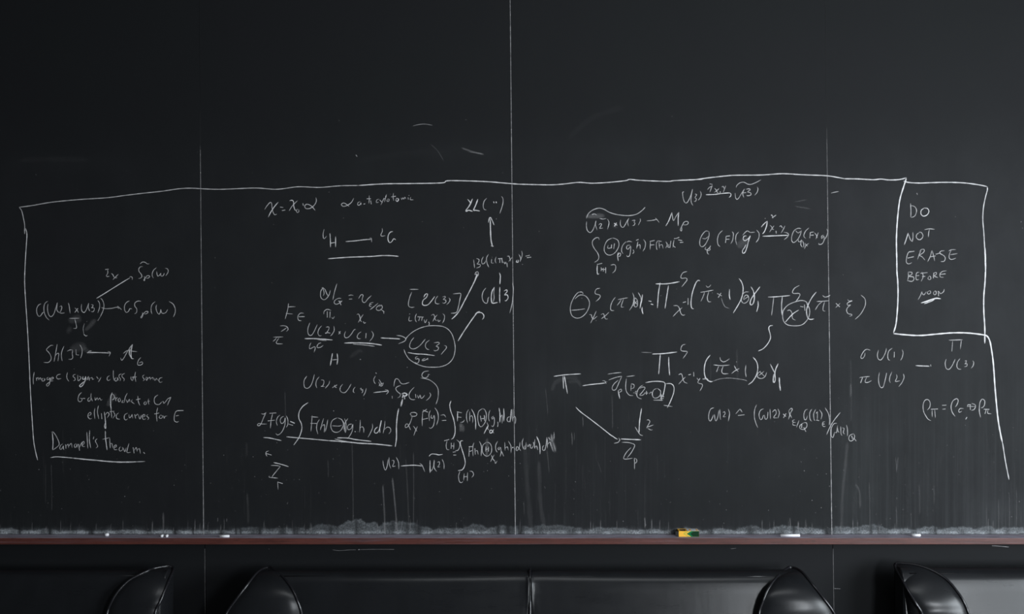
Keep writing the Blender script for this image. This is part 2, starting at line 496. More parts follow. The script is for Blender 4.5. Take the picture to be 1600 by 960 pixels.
write('chalk_outline', 'tall chalk box drawn around the words DO NOT ERASE BEFORE NOON',
 ('px', '''w2.5 o.95 1416 279 1415 282 1411.5 292.8 1406.6 309 1404 325 1401.8 348 1400.5 375.6 1401 403 1401.4 426 1402.6 440 1403 463 1401.8 487.5 1399.8 507 1396 520.5'''),
 ('T1', 'w2.1 440 82 500 95 600 100 700 96 850 93 1000 97 1120 110 1220 128 1245 135;w1.9 1245 135 1247 165 1230 230 1210 330 1203 450 1213 580 1222 760 1228 960'),
 ('T2', 'w2.5 o.95 1224 -20 1230 150 1225 300 1213 450 1213 600 1222 750 1222 905'))
write('chalk_writing', 'small chalk formula with a tilde, Sp(W), and an arrow up to it',
 ('L1', '''1162 78 1185 60 1210 62 1232 78 1252 76;1190 102 1165 106 1150 125 1152 150 1172 175 1180 200 1165 215 1145 218;1200 195 1208 215 1205 238 1198 232 1225 195 1245 190 1255 200 1240 215 1215 212
 ;1322 112 1295 135 1280 165 1280 195 1292 215;1322 150 1325 175 1332 195 1345 190 1362 168 1360 190 1378 195 1390 182 1395 165;1402 118 1425 125 1433 145 1425 170 1408 192
 ;828 132 860 128;850 135 852 165 838 192 850 200 870 195;885 170 900 180 912 205 930 212 945 210;955 175 930 200 900 230;w1.7 742 410 800 375 880 325 960 275 1020 238 1065 212;1058 205 1075 200 1088 212 1086 232'''))
write('chalk_writing', 'chalk formula G(U(2) x U(3)) with an arrow to GSp(W) and a J below',
 ('L1', '''212 460 185 475 168 510 170 550 185 580 205 578 225 548 240 540;278 435 250 455 238 490 240 540 260 590 290 620;278 462 272 500 278 550 295 582 315 582 335 555 352 500 368 450;368 450 362 490 362 520 375 540 385 545
 ;388 490 405 482 410 500 400 530 390 548 415 552 438 548;472 452 480 480 490 555;535 500 555 520 570 548;565 505 550 525 535 545;600 462 597 500 605 535 625 545 645 520 660 480 668 455;668 455 665 490 672 520 680 532
 ;690 470 710 472 705 492 695 500 720 502 722 520 710 538 690 535;755 428 772 455 772 500 755 550;782 405 805 435 815 480 805 530 780 585;o.25 780 585 755 625;790 498 830 508 890 505 940 495 962 510;945 485 965 500 985 518
 ;1062 432 1030 450 1012 485 1015 525 1030 545 1050 535 1065 508 1085 512;1175 438 1140 435 1112 455 1112 485 1130 510 1128 545 1110 558;1185 545 1188 575 1175 598 1170 590 1195 555 1220 535 1240 538 1228 555 1200 560
 ;1308 440 1280 465 1268 500 1270 540 1278 560;1322 470 1315 500 1325 540 1345 562 1358 540 1362 515 1368 545 1385 555 1410 545 1428 515;1440 438 1480 465 1500 510 1498 550 1482 590
 ;482 602 580 600;535 610 545 650 552 685 545 698 518 698;o.5 650 630 652 632;o.3 628 650 615 700 622 755;622 755 640 772 655 765'''))
write('chalk_writing', 'chalk formula Sh(J) with an arrow to a script A with subscript G',
 ('L2', '''330 62 305 62 275 85 262 105 285 130 305 165 305 200 280 225 235 225;365 50 355 110 335 218;345 165 365 140 380 140 378 170 372 215;432 68 415 105 405 150 410 195 415 212
 ;460 118 490 105 515 105;515 105 510 140 515 180 500 195 475 195;o.35 545 100 548 150;o.4 545 150 575 155;582 55 600 85 605 120 600 155 590 185;w1.7 652 132 720 130 800 132 875 135;850 120 870 125 876 135 862 168;655 135 675 118 695 115
 ;975 180 985 205 1005 185 1030 140 1060 90 1090 50;w2 1090 50 1080 90 1075 140 1080 185 1103 190;1000 140 1040 112 1090 118 1135 122;w2 1065 95 1058 140 1075 180;1172 175 1150 200 1138 230 1142 250 1170 250 1188 235 1180 220 1150 232'''))
write('chalk_writing', 'handwritten chalk note: Image in isogeny class of some 6-dim product of CM elliptic curves for E',
 ('L2', '''145 318 135 380 137 438;165 372 168 402;168 385 182 370 190 395;190 385 205 372 210 392;235 375 220 385 222 405 240 402 245 380 250 400;285 368 268 375 270 392 290 385 295 372 295 400 290 435 272 455 262 440 285 420 310 400
 ;302 395 330 378 320 368 302 385 310 405 330 400;400 338 370 345 358 365 370 385 405 380;465 320 457 355 462 385 480 410;545 340 525 345 518 362 535 375 538 395 520 402;562 345 565 400 580 395 595 370 575 358
 ;w1.8 615 358 610 385 630 385 640 360 635 395 615 440 592 460 580 450 600 430 640 400;650 385 668 360 650 395 670 380;672 370 675 400;678 380 700 370 705 390 722 380;745 362 760 385;788 365 770 400 758 415
 ;872 352 850 365 845 390 860 400 880 385;905 300 905 350 912 400;935 368 918 385 925 405 942 398 945 370 955 400;985 335 962 345 960 365 975 385 968 405;1015 330 990 345 990 365 1010 385 1005 408
 ;1075 360 1075 385 1090 400 1100 360 1095 385;1118 315 1112 360 1122 412;1085 368 1130 365;1205 345 1188 355 1190 372 1205 390 1190 402;1215 370 1225 400 1235 375 1220 368;1235 385 1255 368 1262 395;1262 385 1285 370 1290 395
 ;1300 375 1305 400 1320 378 1330 398;1378 370 1352 378 1342 400 1355 418 1378 410
 ;602 512 575 540 565 580 575 602 598 600 605 575 585 570;612 572 635 572;680 560 662 575 662 598 680 595 688 570;692 520 690 560 705 600;728 560 732 590 745 570 752 568 758 588;758 588 775 568 785 590 800 580
 ;w1.8 895 515 880 560 880 640 885 670;885 525 910 540 915 570 890 590;925 560 930 598;930 575 945 562;965 565 950 585 960 605 975 590 965 565;1000 590 985 610 1005 610;1040 520 1020 560 1010 615;1030 580 1040 610 1060 580 1065 608
 ;1090 580 1078 600 1090 612 1110 625;1140 545 1145 600 1160 640;1125 585 1165 575;1215 600 1200 615 1205 632 1222 625 1220 600;1245 572 1240 600 1248 632;1235 600 1255 598;1335 538 1305 560 1298 595 1310 625 1345 630 1372 605
 ;1372 605 1385 600 1390 620 1410 600 1428 575;1460 560 1440 600 1425 638;1428 575 1460 560
 ;665 740 690 725 685 705 665 720 662 750 680 770 700 762;728 665 722 710 728 770;762 640 752 700 765 770;790 715 795 770;w1.7 818 700 828 780 832 862 820 840 830 800;828 730 850 705 865 725 845 760;880 640 885 700 890 760;870 700 915 695
 ;905 700 920 730 900 765;958 710 935 730 938 765 970 772;1045 712 1015 730 1010 765 1025 780 1045 765;1055 725 1060 760 1080 740 1085 725 1092 765;1110 725 1120 765;1120 740 1140 722;1145 725 1160 770 1175 730
 ;1180 755 1210 740 1200 725 1182 745 1195 775 1220 765;1240 725 1225 740 1245 760 1235 778;1332 660 1320 720 1325 795;1300 722 1345 712;1360 730 1345 755 1365 765 1380 745 1360 730;1385 735 1395 765 1400 745 1425 740
 ;1530 688 1505 700 1492 740 1492 785 1515 800 1535 792;1508 740 1535 735;1520 690 1580 688'''))
write('chalk_writing', "underlined chalk words Damavell's theorem",
 ('L3', '''w1.7 318 345 325 430 322 515;308 345 325 340 355 380 382 440 380 470 345 500 325 512;420 455 398 470 390 500 405 508 425 475 425 500 432 512;445 460 450 500;450 480 470 458 475 495;475 480 500 450 508 492
 ;545 450 530 470 535 490 550 480 555 455 558 490;570 455 580 520;575 500 600 445 620 430;600 475 625 450 620 430 605 450 610 480 635 480;w1.6 650 340 655 420 660 500;w1.6 678 322 675 420 688 498;718 385 712 410
 ;750 405 732 425 745 455 755 480 738 495;w1.7 828 330 830 400 845 515;800 412 870 395;870 395 872 440 875 500;872 460 890 450 900 495;910 495 935 480 930 465 912 480 915 510 945 510;975 480 960 505 970 525 995 510 990 485
 ;1000 490 1015 530 1030 490;1055 450 1042 500 1035 535 1050 540 1075 535;1095 490 1105 545;1105 520 1125 490 1135 530;1135 515 1155 500 1165 550;1195 535 1208 550;w1.7 300 588 350 580 420 583 520 592;w2.2 520 592 620 603 750 614 850 624 950 630 1050 630 1130 628;w1.6 1125 628 1212 624'''))
write('chalk_writing', 'chalk formula chi = chi zero times alpha at the top left of the middle slate',
 ('M1', '''82 232 110 190 138 162 150 175 155 220 165 260 180 282 200 275;w1.7 215 160 180 200 140 260 118 305;232 208 262 212;250 242 282 236;w1.7 322 148 345 142 360 155 362 195 375 235 388 240;400 145 350 195 318 245;398 225 388 245 398 262 412 250 408 228
 ;450 172 455 195;w1.6 575 115 580 150 560 190 520 220 480 222 468 200 482 182 510 185 540 205 570 242'''))
write('chalk_writing', 'chalk words alpha anticyclotomic',
 ('M1', '''w1.6 940 122 915 165 870 195 835 200 820 182 840 168 865 178 895 202;1005 155 980 165 978 188 998 188 1010 165 1012 190;1035 180 1050 175;1088 95 1088 135 1085 175;1065 128 1105 128;1102 145 1108 180;1185 130 1160 140 1158 165 1180 160
 ;1190 140 1210 160;1232 118 1218 150 1200 188;1255 85 1245 120 1235 160;1228 130 1245 125;1265 130 1258 150 1275 152 1280 132 1265 130;1322 72 1318 110 1325 150;1300 110 1345 103;w1.7 1350 122 1345 145 1362 152 1370 130 1350 122
 ;1395 118 1400 135 1412 118 1420 132 1432 112 1440 130;1462 115 1465 135;1470 95 1472 98;1490 110 1482 135 1515 138'''))
write('chalk_writing', 'underlined chalk formula L H arrow L G',
 ('M1', '''655 420 645 465 648 505 660 510 680 485;w1.7 710 460 715 530 716 595;w1.7 765 490 765 595;715 555 765 548;w1.7 862 540 960 532 1040 522 1110 518;1090 508 1108 508 1112 548;1212 410 1215 440 1200 475 1210 488 1245 482
 ;w1.7 1318 442 1290 450 1270 485 1270 525 1285 550 1305 540 1325 512 1345 525;w1.9 692 705 780 698 900 690 1020 686 1120 682 1200 675 1290 675 1372 682'''))
write('chalk_writing', 'chalk formula alpha restricted to Q equals omega E over Q',
 ('M2', '''650 120 625 150 620 200 635 230 665 235 700 195 715 145;628 122 660 135 680 180 700 210;640 115 655 175 645 200;778 82 755 160 738 240;820 225 790 225 758 245 752 270 775 282 810 265 830 245;790 250 825 255;800 250 818 290
 ;888 198 915 192 938 198;895 232 925 230;985 228 1010 190 1030 195 1020 235 1030 262 1050 262 1075 230 1112 195;1130 262 1100 270 1095 280 1115 285;1095 280 1090 298 1110 305;1175 270 1140 300 1095 335
 ;1195 285 1160 310 1160 335 1190 340 1215 315 1205 290 1185 305;1195 325 1220 345 1238 355;1225 345 1230 372'''))
write('chalk_writing', 'chalk F epsilon with small pi signs beneath, left of U(2) x U(1)',
 ('M2', '''312 272 305 330 280 425;305 308 340 305 380 305;285 370 355 375;462 368 425 368 402 400 410 435 438 440;410 402 468 400;230 490 270 488 300 500 308 525 290 545;298 505 270 525 238 545;165 598 262 595;200 600 185 620 162 640;222 605 198 640 200 660 258 662'''))
write('chalk_writing', 'chalk formula U(2) x U(1) arrow, with pi v and chi v above and H below',
 ('M2', '''652 378 655 350 685 330 725 342;685 350 685 408;712 352 710 412;728 405 738 420 755 398;968 382 985 375 998 400 1005 440 1020 450;1032 378 1010 410 982 460;1032 448 1042 465 1055 455
 ;518 458 500 510 498 550 510 578 535 578 560 540 590 475;632 488 605 520 595 560 610 585 632 582;672 502 700 500 698 525 675 560 665 558 690 555 718 560;748 490 752 530 735 565 715 588;795 545 812 565;812 540 795 570;858 465 859 468
 ;862 540 850 575 858 602 885 600 915 570 945 525 960 525;1012 545 985 565 972 595 985 612 1008 612;1058 560 1055 608;1110 538 1128 570 1118 605 1090 640;w2 468 612 560 612 650 618 738 625;590 622 680 632;530 650 515 680 515 710 540 700 560 690 570 700 558 745
 ;605 655 588 680 590 698 620 695 648 675;600 660 625 652;w2.1 848 655 950 652 1050 655 1130 662 1212 675;930 664 1050 674 1142 686;w1.9 1200 605 1300 610 1385 615;w1.6 1350 580 1400 588 1438 610 1430 635 1368 662;w2 735 752 725 810 714 872;w2 780 755 785 810 778 862;722 818 790 812;o.25 998 812 1010 812'''))
write('chalk_writing', 'chalk U(3) in square brackets above the circle, with i(pi v, chi v) under it',
 ('N2', '''122 138 210 138;145 162 125 210 112 265 115 300 140 312 170 308;w1.7 258 215 275 185 295 182 285 215 255 240 245 275 260 292 300 285 340 240 365 205;395 200 372 235 372 270 395 278 412 275;438 212 462 205 465 218 445 235 468 240 472 258 455 272 435 265
 ;498 218 512 235 502 262 478 285;w1.6 540 182 580 178 615 180 605 240 595 290 580 350 560 365 520 368;125 372 122 378;122 395 115 430 122 442 148 438;190 372 178 400 178 430 190 455;200 402 258 405;222 405 210 442;245 405 238 440;262 425 272 460 290 425
 ;305 450 312 465 308 482;330 390 350 378 362 395 370 430 385 440;390 382 365 410 345 448;395 430 402 450 418 435;440 370 458 390 455 430 438 465'''))
write('chalk_arrow', 'longest rising chalk arrow, from beside the bracketed U(3) up to BC',
 ('N2', 'w2 527 425 560 395 600 345 650 250 700 155 740 75 780 -5'), ('N1', 'w2 750 915 772 855;748 855 765 832 780 832 785 855 778 875;750 858 775 850'))
write('chalk_writing', 'chalk formula BC(i(pi v, chi v)) = with a short line below it to GL(3)',
 ('N1', '''738 712 748 795;765 702 790 712 785 740 770 755 800 760 800 780 765 795;832 685 815 720 822 755 845 745 855 720;882 660 862 700 868 750 885 788;912 705 910 745 935 745;915 690 917 690;955 685 945 720 955 750;975 705 1015 702;990 708 990 745;1010 705 1015 745
 ;1028 735 1040 755 1048 735;1058 745 1062 785;1060 682 1078 680 1085 700 1095 730;1110 690 1088 715 1075 735;w1.9 1158 715 1148 735 1165 738 1170 715;1172 660 1190 700 1185 735;1200 630 1205 670 1185 730;1238 680 1278 672;1250 695 1292 690;o.4 1207 758 1210 762;w1.7 985 838 995 870 992 950'''),
 ('N2', '''w1.6 858 122 830 160 820 205 830 250 855 272 870 265 878 222 890 212;w2 938 115 915 160 908 215 915 268 940 270 970 262;938 120 932 170 935 220 925 265;w1.9 996 0 990 88;w1.9 990 115 988 200 990 270;w1.7 1030 155 1055 142 1060 160 1035 192 1060 190 1070 220 1050 248 1038 245;1112 75 1120 130 1115 220 1105 290 1085 368'''))
write('chalk_arrow', 'vertical chalk arrow pointing up to LL with dots in brackets',
 ('N1', 'w2.2 920 590 905 520 900 420 898 320;w1.8 880 358 888 320 900 308 918 340 935 382;905 580 930 585'))
write('chalk_writing', 'chalk letters LL with two dots in round brackets at the top of the middle joint',
 ('N1', '''w1.9 680 132 700 155 712 178;w2.2 728 128 700 190 665 240 672 248 690 238 730 250;w2.2 780 130 762 180 738 238 755 238 798 246;865 122 840 150 830 195 840 230 862 235;w1.7 932 155 934 170;w1.7 955 155 957 170;1005 105 1020 125 1018 180 990 270;o.3 955 320 960 324'''))
write('chalk_arrow', 'rising chalk arrow from the circled U(3) to GL(3)',
 ('N2', 'w2 588 635 640 550 700 460 750 390 775 360 800 350;w1.8 750 378 775 362 812 362 835 385 835 410 820 430'))
write('chalk_writing', 'circled chalk U(3) with a small G below the circle',
 ('N2', '''w1.3 o.55 68 715 85 760 120 810 180 850 260 880 340 887 420 882 490 855 540 800 560 720 555 650 530 570 490 520 440 495 380 488 300 490 220 512 150 550 100 595 85 620;165 600 135 640 122 685 140 708 175 708 220 680 255 640 275 615;315 625 280 655 275 690 290 712 312 718
 ;355 652 400 648 408 660 378 685 400 695 395 720 365 730 355 720;455 678 475 685 475 705 450 735 425 765;w1.7 105 745 180 758 260 762 365 775;205 785 182 790 180 808 210 805 212 830 195 850 172 838;275 800 245 815 245 825 280 815 300 800 295 820'''),
 ('N3', '555 122 510 130 488 155 492 180 520 190 545 175 550 155 565 160;w1.2 o.5 475 190 550 205 610 245 640 290 645 340 640 390 622 445'))
write('chalk_writing', 'chalk formula U(2) x U(3) with an arrow marked i chi to Sp(W), beneath the letter H',
 ('M3', '''490 232 465 270 460 310 470 345 500 350 530 320 550 265 562 215;608 240 582 275 575 315 585 350;625 270 650 275 652 300 640 330 625 332 660 335;708 278 700 310 665 352;735 345 780 318;755 320 760 338 775 345;835 310 812 340 808 370 825 390 855 392 885 360 915 308
 ;955 338 938 360 935 385 950 395;1000 358 1010 350 1012 370 1025 362 1025 385 1015 398;1060 350 1050 390 1030 428;1152 200 1158 212;1148 232 1132 265 1138 295 1150 308;1180 265 1200 295 1212 332;1228 300 1200 310 1180 330;1180 290 1195 328 1215 325 1225 300
 ;w1.7 1130 393 1200 385 1268 378;1240 365 1265 370 1272 385 1252 410;o.4 1308 425 1310 450'''),
 ('N3', '''218 275 222 235 235 200 262 205 280 235 300 248 330 245 368 232;285 262 250 275 235 295 255 325 280 345 275 370 252 382;w2.5 292 345 320 335 345 350 320 365 300 350;w2.6 310 350 300 380;w3 302 390 285 465;w1.6 320 360 322 395;415 278 380 315 362 355 375 390 405 400 425 395
 ;425 345 430 380;445 355 455 385 470 355 478 385 495 380 515 355;560 330 572 355 555 385 528 408'''))
write('chalk_writing', 'large chalk formula LF(g) equals the integral of F(h) theta(g,h) dh, underlined and closed by a tall bar',
 ('M3', '''50 595 75 600 98 582;98 582 70 640 45 700 25 712 12 705 25 690 60 695 105 695;130 592 195 588;160 592 145 660 138 738;115 665 180 658;232 608 208 630 195 670 205 710;270 620 245 632 232 660 245 690 270 675 280 635 278 700 255 760 230 790 205 800 190 785;290 615 305 650 305 700 290 728
 ;w1.7 330 670 372 688;312 695 355 708;w1.7 70 825 120 828 180 840 245 855;w1.7 502 488 450 525 415 580 412 640 435 690 440 740 420 810 390 860 362 898;540 612 535 680 528 765;528 625 600 630;525 688 585 690;610 650 588 690 582 740 595 792;650 640 632 700 618 755;630 720 655 700 660 730 655 775
 ;690 650 680 710 665 770;780 635 735 660 718 710 735 760 775 775 815 755 840 700 825 655 785 635;730 712 800 715 825 705;820 645 850 700 850 760;850 640 865 690 862 775;885 640 858 680 845 730 860 780;925 695 895 700 878 725 888 750 915 738 930 700 925 760 900 810 885 830;w2 950 765 955 772
 ;1002 655 1000 720 995 775;998 735 1020 720 1035 740 1035 780;1118 690 1120 730 1100 780 1075 825;w1.7 1170 722 1145 745 1138 775 1160 782 1185 750 1205 660 1190 730 1192 780;1240 665 1235 720 1222 785;1232 750 1262 725 1290 735 1295 765 1275 792
 ;w1.7 292 818 400 828 560 842 700 855;w2.1 690 854 850 865 1000 880 1150 888 1310 905;w1.8 780 828 880 830 960 845 1110 862;755 838 850 860 960 875 1080 882;w2.1 1372 545 1358 620 1350 720 1350 830 1338 915;o.5 745 565 748 572'''))
write('chalk_writing', 'chalk formula L chi F(g) equals the integral over [H] of F chi (h) theta(g,h) dh',
 ('N3', '''395 555 375 540 385 525 415 522 440 535 430 555 405 560 378 560;395 560 375 620 350 660 330 668 328 645 345 630 360 650 378 690;402 650 418 670 440 705;445 655 425 700 408 745;495 520 490 590 490 655;492 520 535 490;498 500 545 520;492 590 545 578;570 500 555 540 560 605
 ;580 545 575 570 590 580 605 550 608 600 595 655 570 675 555 665;w1.6 610 475 638 520 645 580 628 645;665 550 700 545 718 570;680 600 722 598;w1.7 768 410 755 450 765 510 790 580 805 660 805 720 790 765 768 782
 ;702 795 750 782;730 790 720 840 728 878 750 880;770 815 768 870;795 810 792 880;770 845 795 845;820 785 848 810 850 850 835 885 808 890;785 905 812 900;790 932 818 932'''),
 ('N5', '''w1.7 92 205 90 300;85 208 132 218;88 258 128 262;118 310 145 305 158 285;198 185 180 220 178 270 188 318;208 205 208 300;208 260 228 245 238 275 235 315;w1.7 225 182 250 230 265 300 265 380;330 178 295 205 285 270 300 340 325 350 360 300 368 230 350 185 325 178
 ;310 245 320 300;312 275 350 270 350 240;348 240 352 295;405 190 392 225 390 275 400 300;440 250 420 262 425 280 442 262 445 320 430 350 415 340;478 305 480 330 476 352;w1.8 490 170 500 240 498 310;500 270 520 240 520 320;w1.8 535 175 538 240 535 300
 ;600 255 575 262 568 290 585 305 605 270 610 185 600 250 598 310;625 180 620 300;622 270 645 255 650 290 645 325;372 310 385 340 380 370 395 385;w1.8 385 340 365 380 345 420;w1.7 440 375 420 410 402 410 402 390 420 385 440 415'''))
write('chalk_writing', 'lower chalk integral over [H] of F(h) theta(g,h) times alpha, ending in a rubbed smear past the middle joint',
 ('N5', '''w1.7 145 488 125 488 118 515 135 575 155 640 165 700 150 750 125 775;205 545 200 640;200 545 240 542;205 590 235 580;250 505 238 545 240 635;258 560 262 620;262 590 280 580 290 620;300 490 320 540 318 635;370 500 335 530 328 580 345 620 380 635 415 600 418 545 400 510 370 500
 ;365 545 362 590;390 545 388 590;362 570 390 565;478 490 458 530 460 575 475 600;495 545 480 560 490 575 505 550 510 600 500 640;515 590 535 635;545 500 548 580;548 560 570 545 580 580;580 490 605 540 605 605;w2.2 621 548 625 556;692 500 685 550 665 582 655 575 660 545 675 550 700 585
 ;725 460 712 510 725 570;740 530 730 560 745 565 750 500;760 520 768 545 785 520 790 550;800 520 790 545 805 560 820 530;820 500 835 560;835 470 830 550 850 535 862 575;w1.9 852 445 880 520 885 615;w1.6 925 530 910 545 910 575 930 575 945 510 950 450;955 465 955 560;950 530 980 500 990 540
 ;415 620 430 660 450 685;445 620 425 655 408 690;450 675 455 705 472 680;98 775 140 765;115 778 100 830 110 880 128 890 145 878;155 800 150 870;188 790 185 875;152 835 188 830;205 778 235 785 245 815 228 840
 ;o.4 965 455 985 480;o.4 990 420 1000 500;o.4 1018 400 1022 470;o.35 985 510 1010 590;o.3 1010 500 1035 590'''))
write('chalk_writing', 'chalk formula U(2) arrow U(2) with a tilde, low on the middle slate',
 ('N4', '''112 490 118 540 135 585 152 550 162 480;172 460 172 520 188 570;195 495 215 490 218 515 205 548 235 545;240 460 262 510 265 575;w1.8 285 545 350 540 420 538 490 545;465 520 490 540 515 602;w1.7 555 452 580 430 620 432 650 438 688 432;w1.8 565 490 565 610;565 605 595 560 605 485;608 490 605 560 630 600
 ;635 510 655 505 655 530 640 555 665 552;680 478 698 520 700 575'''))
write('chalk_writing', 'chalk Z with a bar above, alone at the lower left of the middle slate',
 ('M4', '''125 398 98 410 95 430 108 455;98 425 150 440;w1.7 170 512 240 528 315 552;142 540 190 540 235 548;235 548 200 590 160 640 155 655;130 640 125 652 170 658 212 662;208 695 212 772;210 700 258 715'''))
write('chalk_writing', 'chalk formula U(3) arrow marked j to U(3) with a tilde, just under the long outline',
 ('P2', '''55 185 40 190 45 245 60 285 80 290 100 262 125 200 135 158;135 158 122 225 122 280 140 318;158 205 175 212 158 240 172 250 165 275 148 275;208 175 218 205 210 240 190 265;w1.7 262 212 340 210 420 200 490 195 505 208 500 228 485 238;325 115 315 150 300 190;278 165 300 140 330 130;300 108 325 112
 ;345 150 362 165 372 190 388 190;392 150 370 172 342 192;402 180 400 200;418 138 430 130 438 150;455 125 445 150 430 192;555 145 560 125 590 98 630 92 665 110 700 112 750 92 795 68;545 195 548 235 558 255 575 250 600 210 635 155;635 155 618 200 628 238;610 195 650 192
 ;w1.6 650 160 680 155 690 165 665 185 695 195 695 215 665 222 655 215;755 135 765 155 755 190 732 218;o.45 1465 198 1500 188 1545 180'''))
write('chalk_writing', 'chalk formula U(2) x U(3) under a long tilde, with an arrow to M p',
 ('P1', '''w1.6 222 378 240 335 280 300 340 280 390 290 440 318 500 338 580 350 650 350 710 335 760 300 788 270;275 342 300 335 320 345;350 378 380 385 415 378;225 408 222 450 232 495 260 515 285 490 305 440 315 400;315 400 310 440 325 490;340 445 355 428 368 432 360 455 350 475 385 470
 ;425 385 440 420 425 485;w1.7 490 425 518 445;w1.7 512 420 492 455;552 390 548 430 560 460 580 462 600 430 622 385;632 375 618 410 628 455;660 400 690 395 680 415 690 425 680 445 665 448;738 380 742 400 720 445;802 402 850 398 900 388;885 375 905 395 925 420
 ;w1.7 985 452 1015 400 1045 320;1045 320 1050 360 1060 400 1080 365 1112 318;w1.7 1112 318 1105 370 1105 450;1135 450 1140 480 1135 500 1125 485 1145 445 1165 412 1195 408 1202 425 1185 440 1150 440'''))
write('chalk_writing', 'chalk integral over [H] of theta p (g,h) F(h) dh, right of the middle joint',
 ('P1', '''345 585 340 565 315 565 285 590 280 625 300 670 330 710 342 750 332 780 298 802;470 568 425 590 398 640 395 690 420 725 460 730 505 700 535 640 525 590 490 570 470 568;432 635 428 665 470 660;465 630 462 665;492 620 485 672;w1.7 530 705 522 740 530 790;518 745 540 712 552 720 545 742 525 745
 ;605 600 570 640 560 690 575 720;605 610 630 598 662 605;645 635 615 640 608 665 625 675 648 645 645 700 635 740 615 745 610 730;672 680 680 700 668 718;w1.6 718 600 705 670;708 650 735 630 740 675;700 590 725 580;770 580 790 610 785 660 765 695;838 595 835 680;832 600 878 590;835 635 875 632
 ;912 590 895 620 898 670 905 680;920 600 925 668;925 640 950 630 960 668;915 595 945 600;985 600 1000 630 985 665;1015 630 1005 655 1022 655;1035 595 1025 660;1065 585 1058 625 1055 660;1055 640 1078 658;1065 572 1090 570 1115 560;1105 585 1145 592;1122 610 1155 608
 ;325 822 375 810;w1.7 328 825 325 870 330 915 345 908;365 850 365 885;368 868 385 868;408 850 408 905;385 870 410 870;385 855 385 890;455 828 490 822 505 840 498 880 472 905'''))
write('chalk_writing', 'chalk formula theta phi (F)(g) with an arrow marked j star to a second theta (F)(g)',
 ('P2', '''292 565 262 562 230 595 208 640 205 690 222 712 250 700 280 650 295 600 292 565;228 632 262 635 290 610;265 712 255 735 275 742 300 720 310 702 300 720 305 740 285 750 275 745 280 775 295 788;425 555 390 590 375 640 380 690 400 712;458 612 452 675;458 612 495 608;455 642 490 640
 ;515 565 528 590 520 650 502 685;582 568 555 600 550 650 562 695;615 605 640 575 665 560 690 575 735 572;w1.7 655 608 630 612 622 640 640 655 670 635 690 608 675 650 660 710 640 765 620 775 615 750 635 720 650 690;672 635 680 660;w1.6 750 550 775 585 770 635 745 672
 ;w2 808 612 900 608 980 605 1055 602;1012 572 1045 580 1060 595 1045 620 1015 645;832 438 835 442;w2 855 465 845 520 825 570 808 588;w1.7 795 525 825 490 855 465;w1.6 890 405 905 418;w1.6 938 408 900 435;898 405 910 438;878 505 895 520 905 545 920 545;920 510 900 535 875 572;938 560 940 585
 ;972 520 985 510 998 530;1025 510 1005 550 985 582;1180 540 1150 535 1110 560 1088 620 1092 660 1110 672 1140 650 1170 600 1182 555;1125 555 1150 580 1180 560;1155 640 1152 660 1170 665 1185 645 1175 690 1192 718;1190 650 1205 690 1200 720;1215 675 1230 700 1245 705;1255 680 1225 700 1210 735
 ;1255 530 1220 565 1205 610 1225 635;1268 575 1262 630;1268 575 1300 570;1265 602 1300 600;1305 575 1325 600 1335 630;1345 575 1320 640;1395 600 1375 612 1378 635 1398 610 1400 650 1380 685 1350 690 1350 675;1425 540 1435 570 1425 610 1405 645'''))
write('chalk_writing', 'widest chalk formula: large theta with superscript S equals capital Pi S of (pi x 1)',
 ('P3', '''178 290 145 290 105 335 75 400 68 460 85 515 130 538 180 525 225 480 250 420 248 370 220 330 185 315 150 320 110 355;165 285 185 290 190 305;75 462 140 458 210 448;355 250 320 258 305 285 312 305 350 315 355 335 335 360 312 378;250 505 270 505 275 530 292 548 312 530 328 520;318 468 300 510 262 588
 ;315 560 317 562;362 505 385 495 395 515 405 545 428 545;440 480 410 510 365 545;502 335 470 380 455 430 460 462 490 465;525 360 570 350 622 342;560 352 542 385 518 415;580 352 560 410 560 432 585 430;665 292 680 340 668 410 635 465;690 345 680 400 690 430 712 420 712 370 695 345 680 350
 ;668 360 715 410;715 365 670 420;720 290 745 340 750 400;w2.2 762 310 755 360 745 400 738 445;w2.2 758 430 758 465 768 500;820 372 848 378;w1.7 842 402 865 408;w2 888 208 980 208 1050 200 1120 186;w1.8 932 195 915 300 905 442;w1.8 1012 222 995 330 978 445
 ;1192 88 1150 102 1130 140 1140 155 1180 152 1190 170 1165 205 1138 238;w1.6 1060 418 1095 418 1115 440 1130 490 1150 510 1172 505;1145 435 1100 475 1055 522;1150 388 1180 380;1200 345 1200 410;w1.9 1315 180 1295 175 1270 210 1240 300 1228 390 1235 440 1255 448
 ;1372 222 1385 240 1405 235 1420 215;w1.6 1318 290 1380 280 1445 268;1360 285 1345 330 1322 378;w1.6 1400 280 1385 340 1395 378 1425 380;1480 300 1525 325;1518 295 1490 340'''),
 ('Q1', '''w1.8 245 258 243 320 252 362;w1.8 335 155 360 190 375 240 370 310 345 380 280 490;432 285 390 290 362 330 360 375 385 395 415 380 430 350 420 320 395 320 375 360;380 360 425 330;w1.7 450 235 475 280 480 340;w1.9 538 235 490 300 455 350 442 395 455 412 475 390 485 330 475 280;w1.9 518 370 520 420 505 478;o.22 165 340 180 390 205 430 245 445'''))
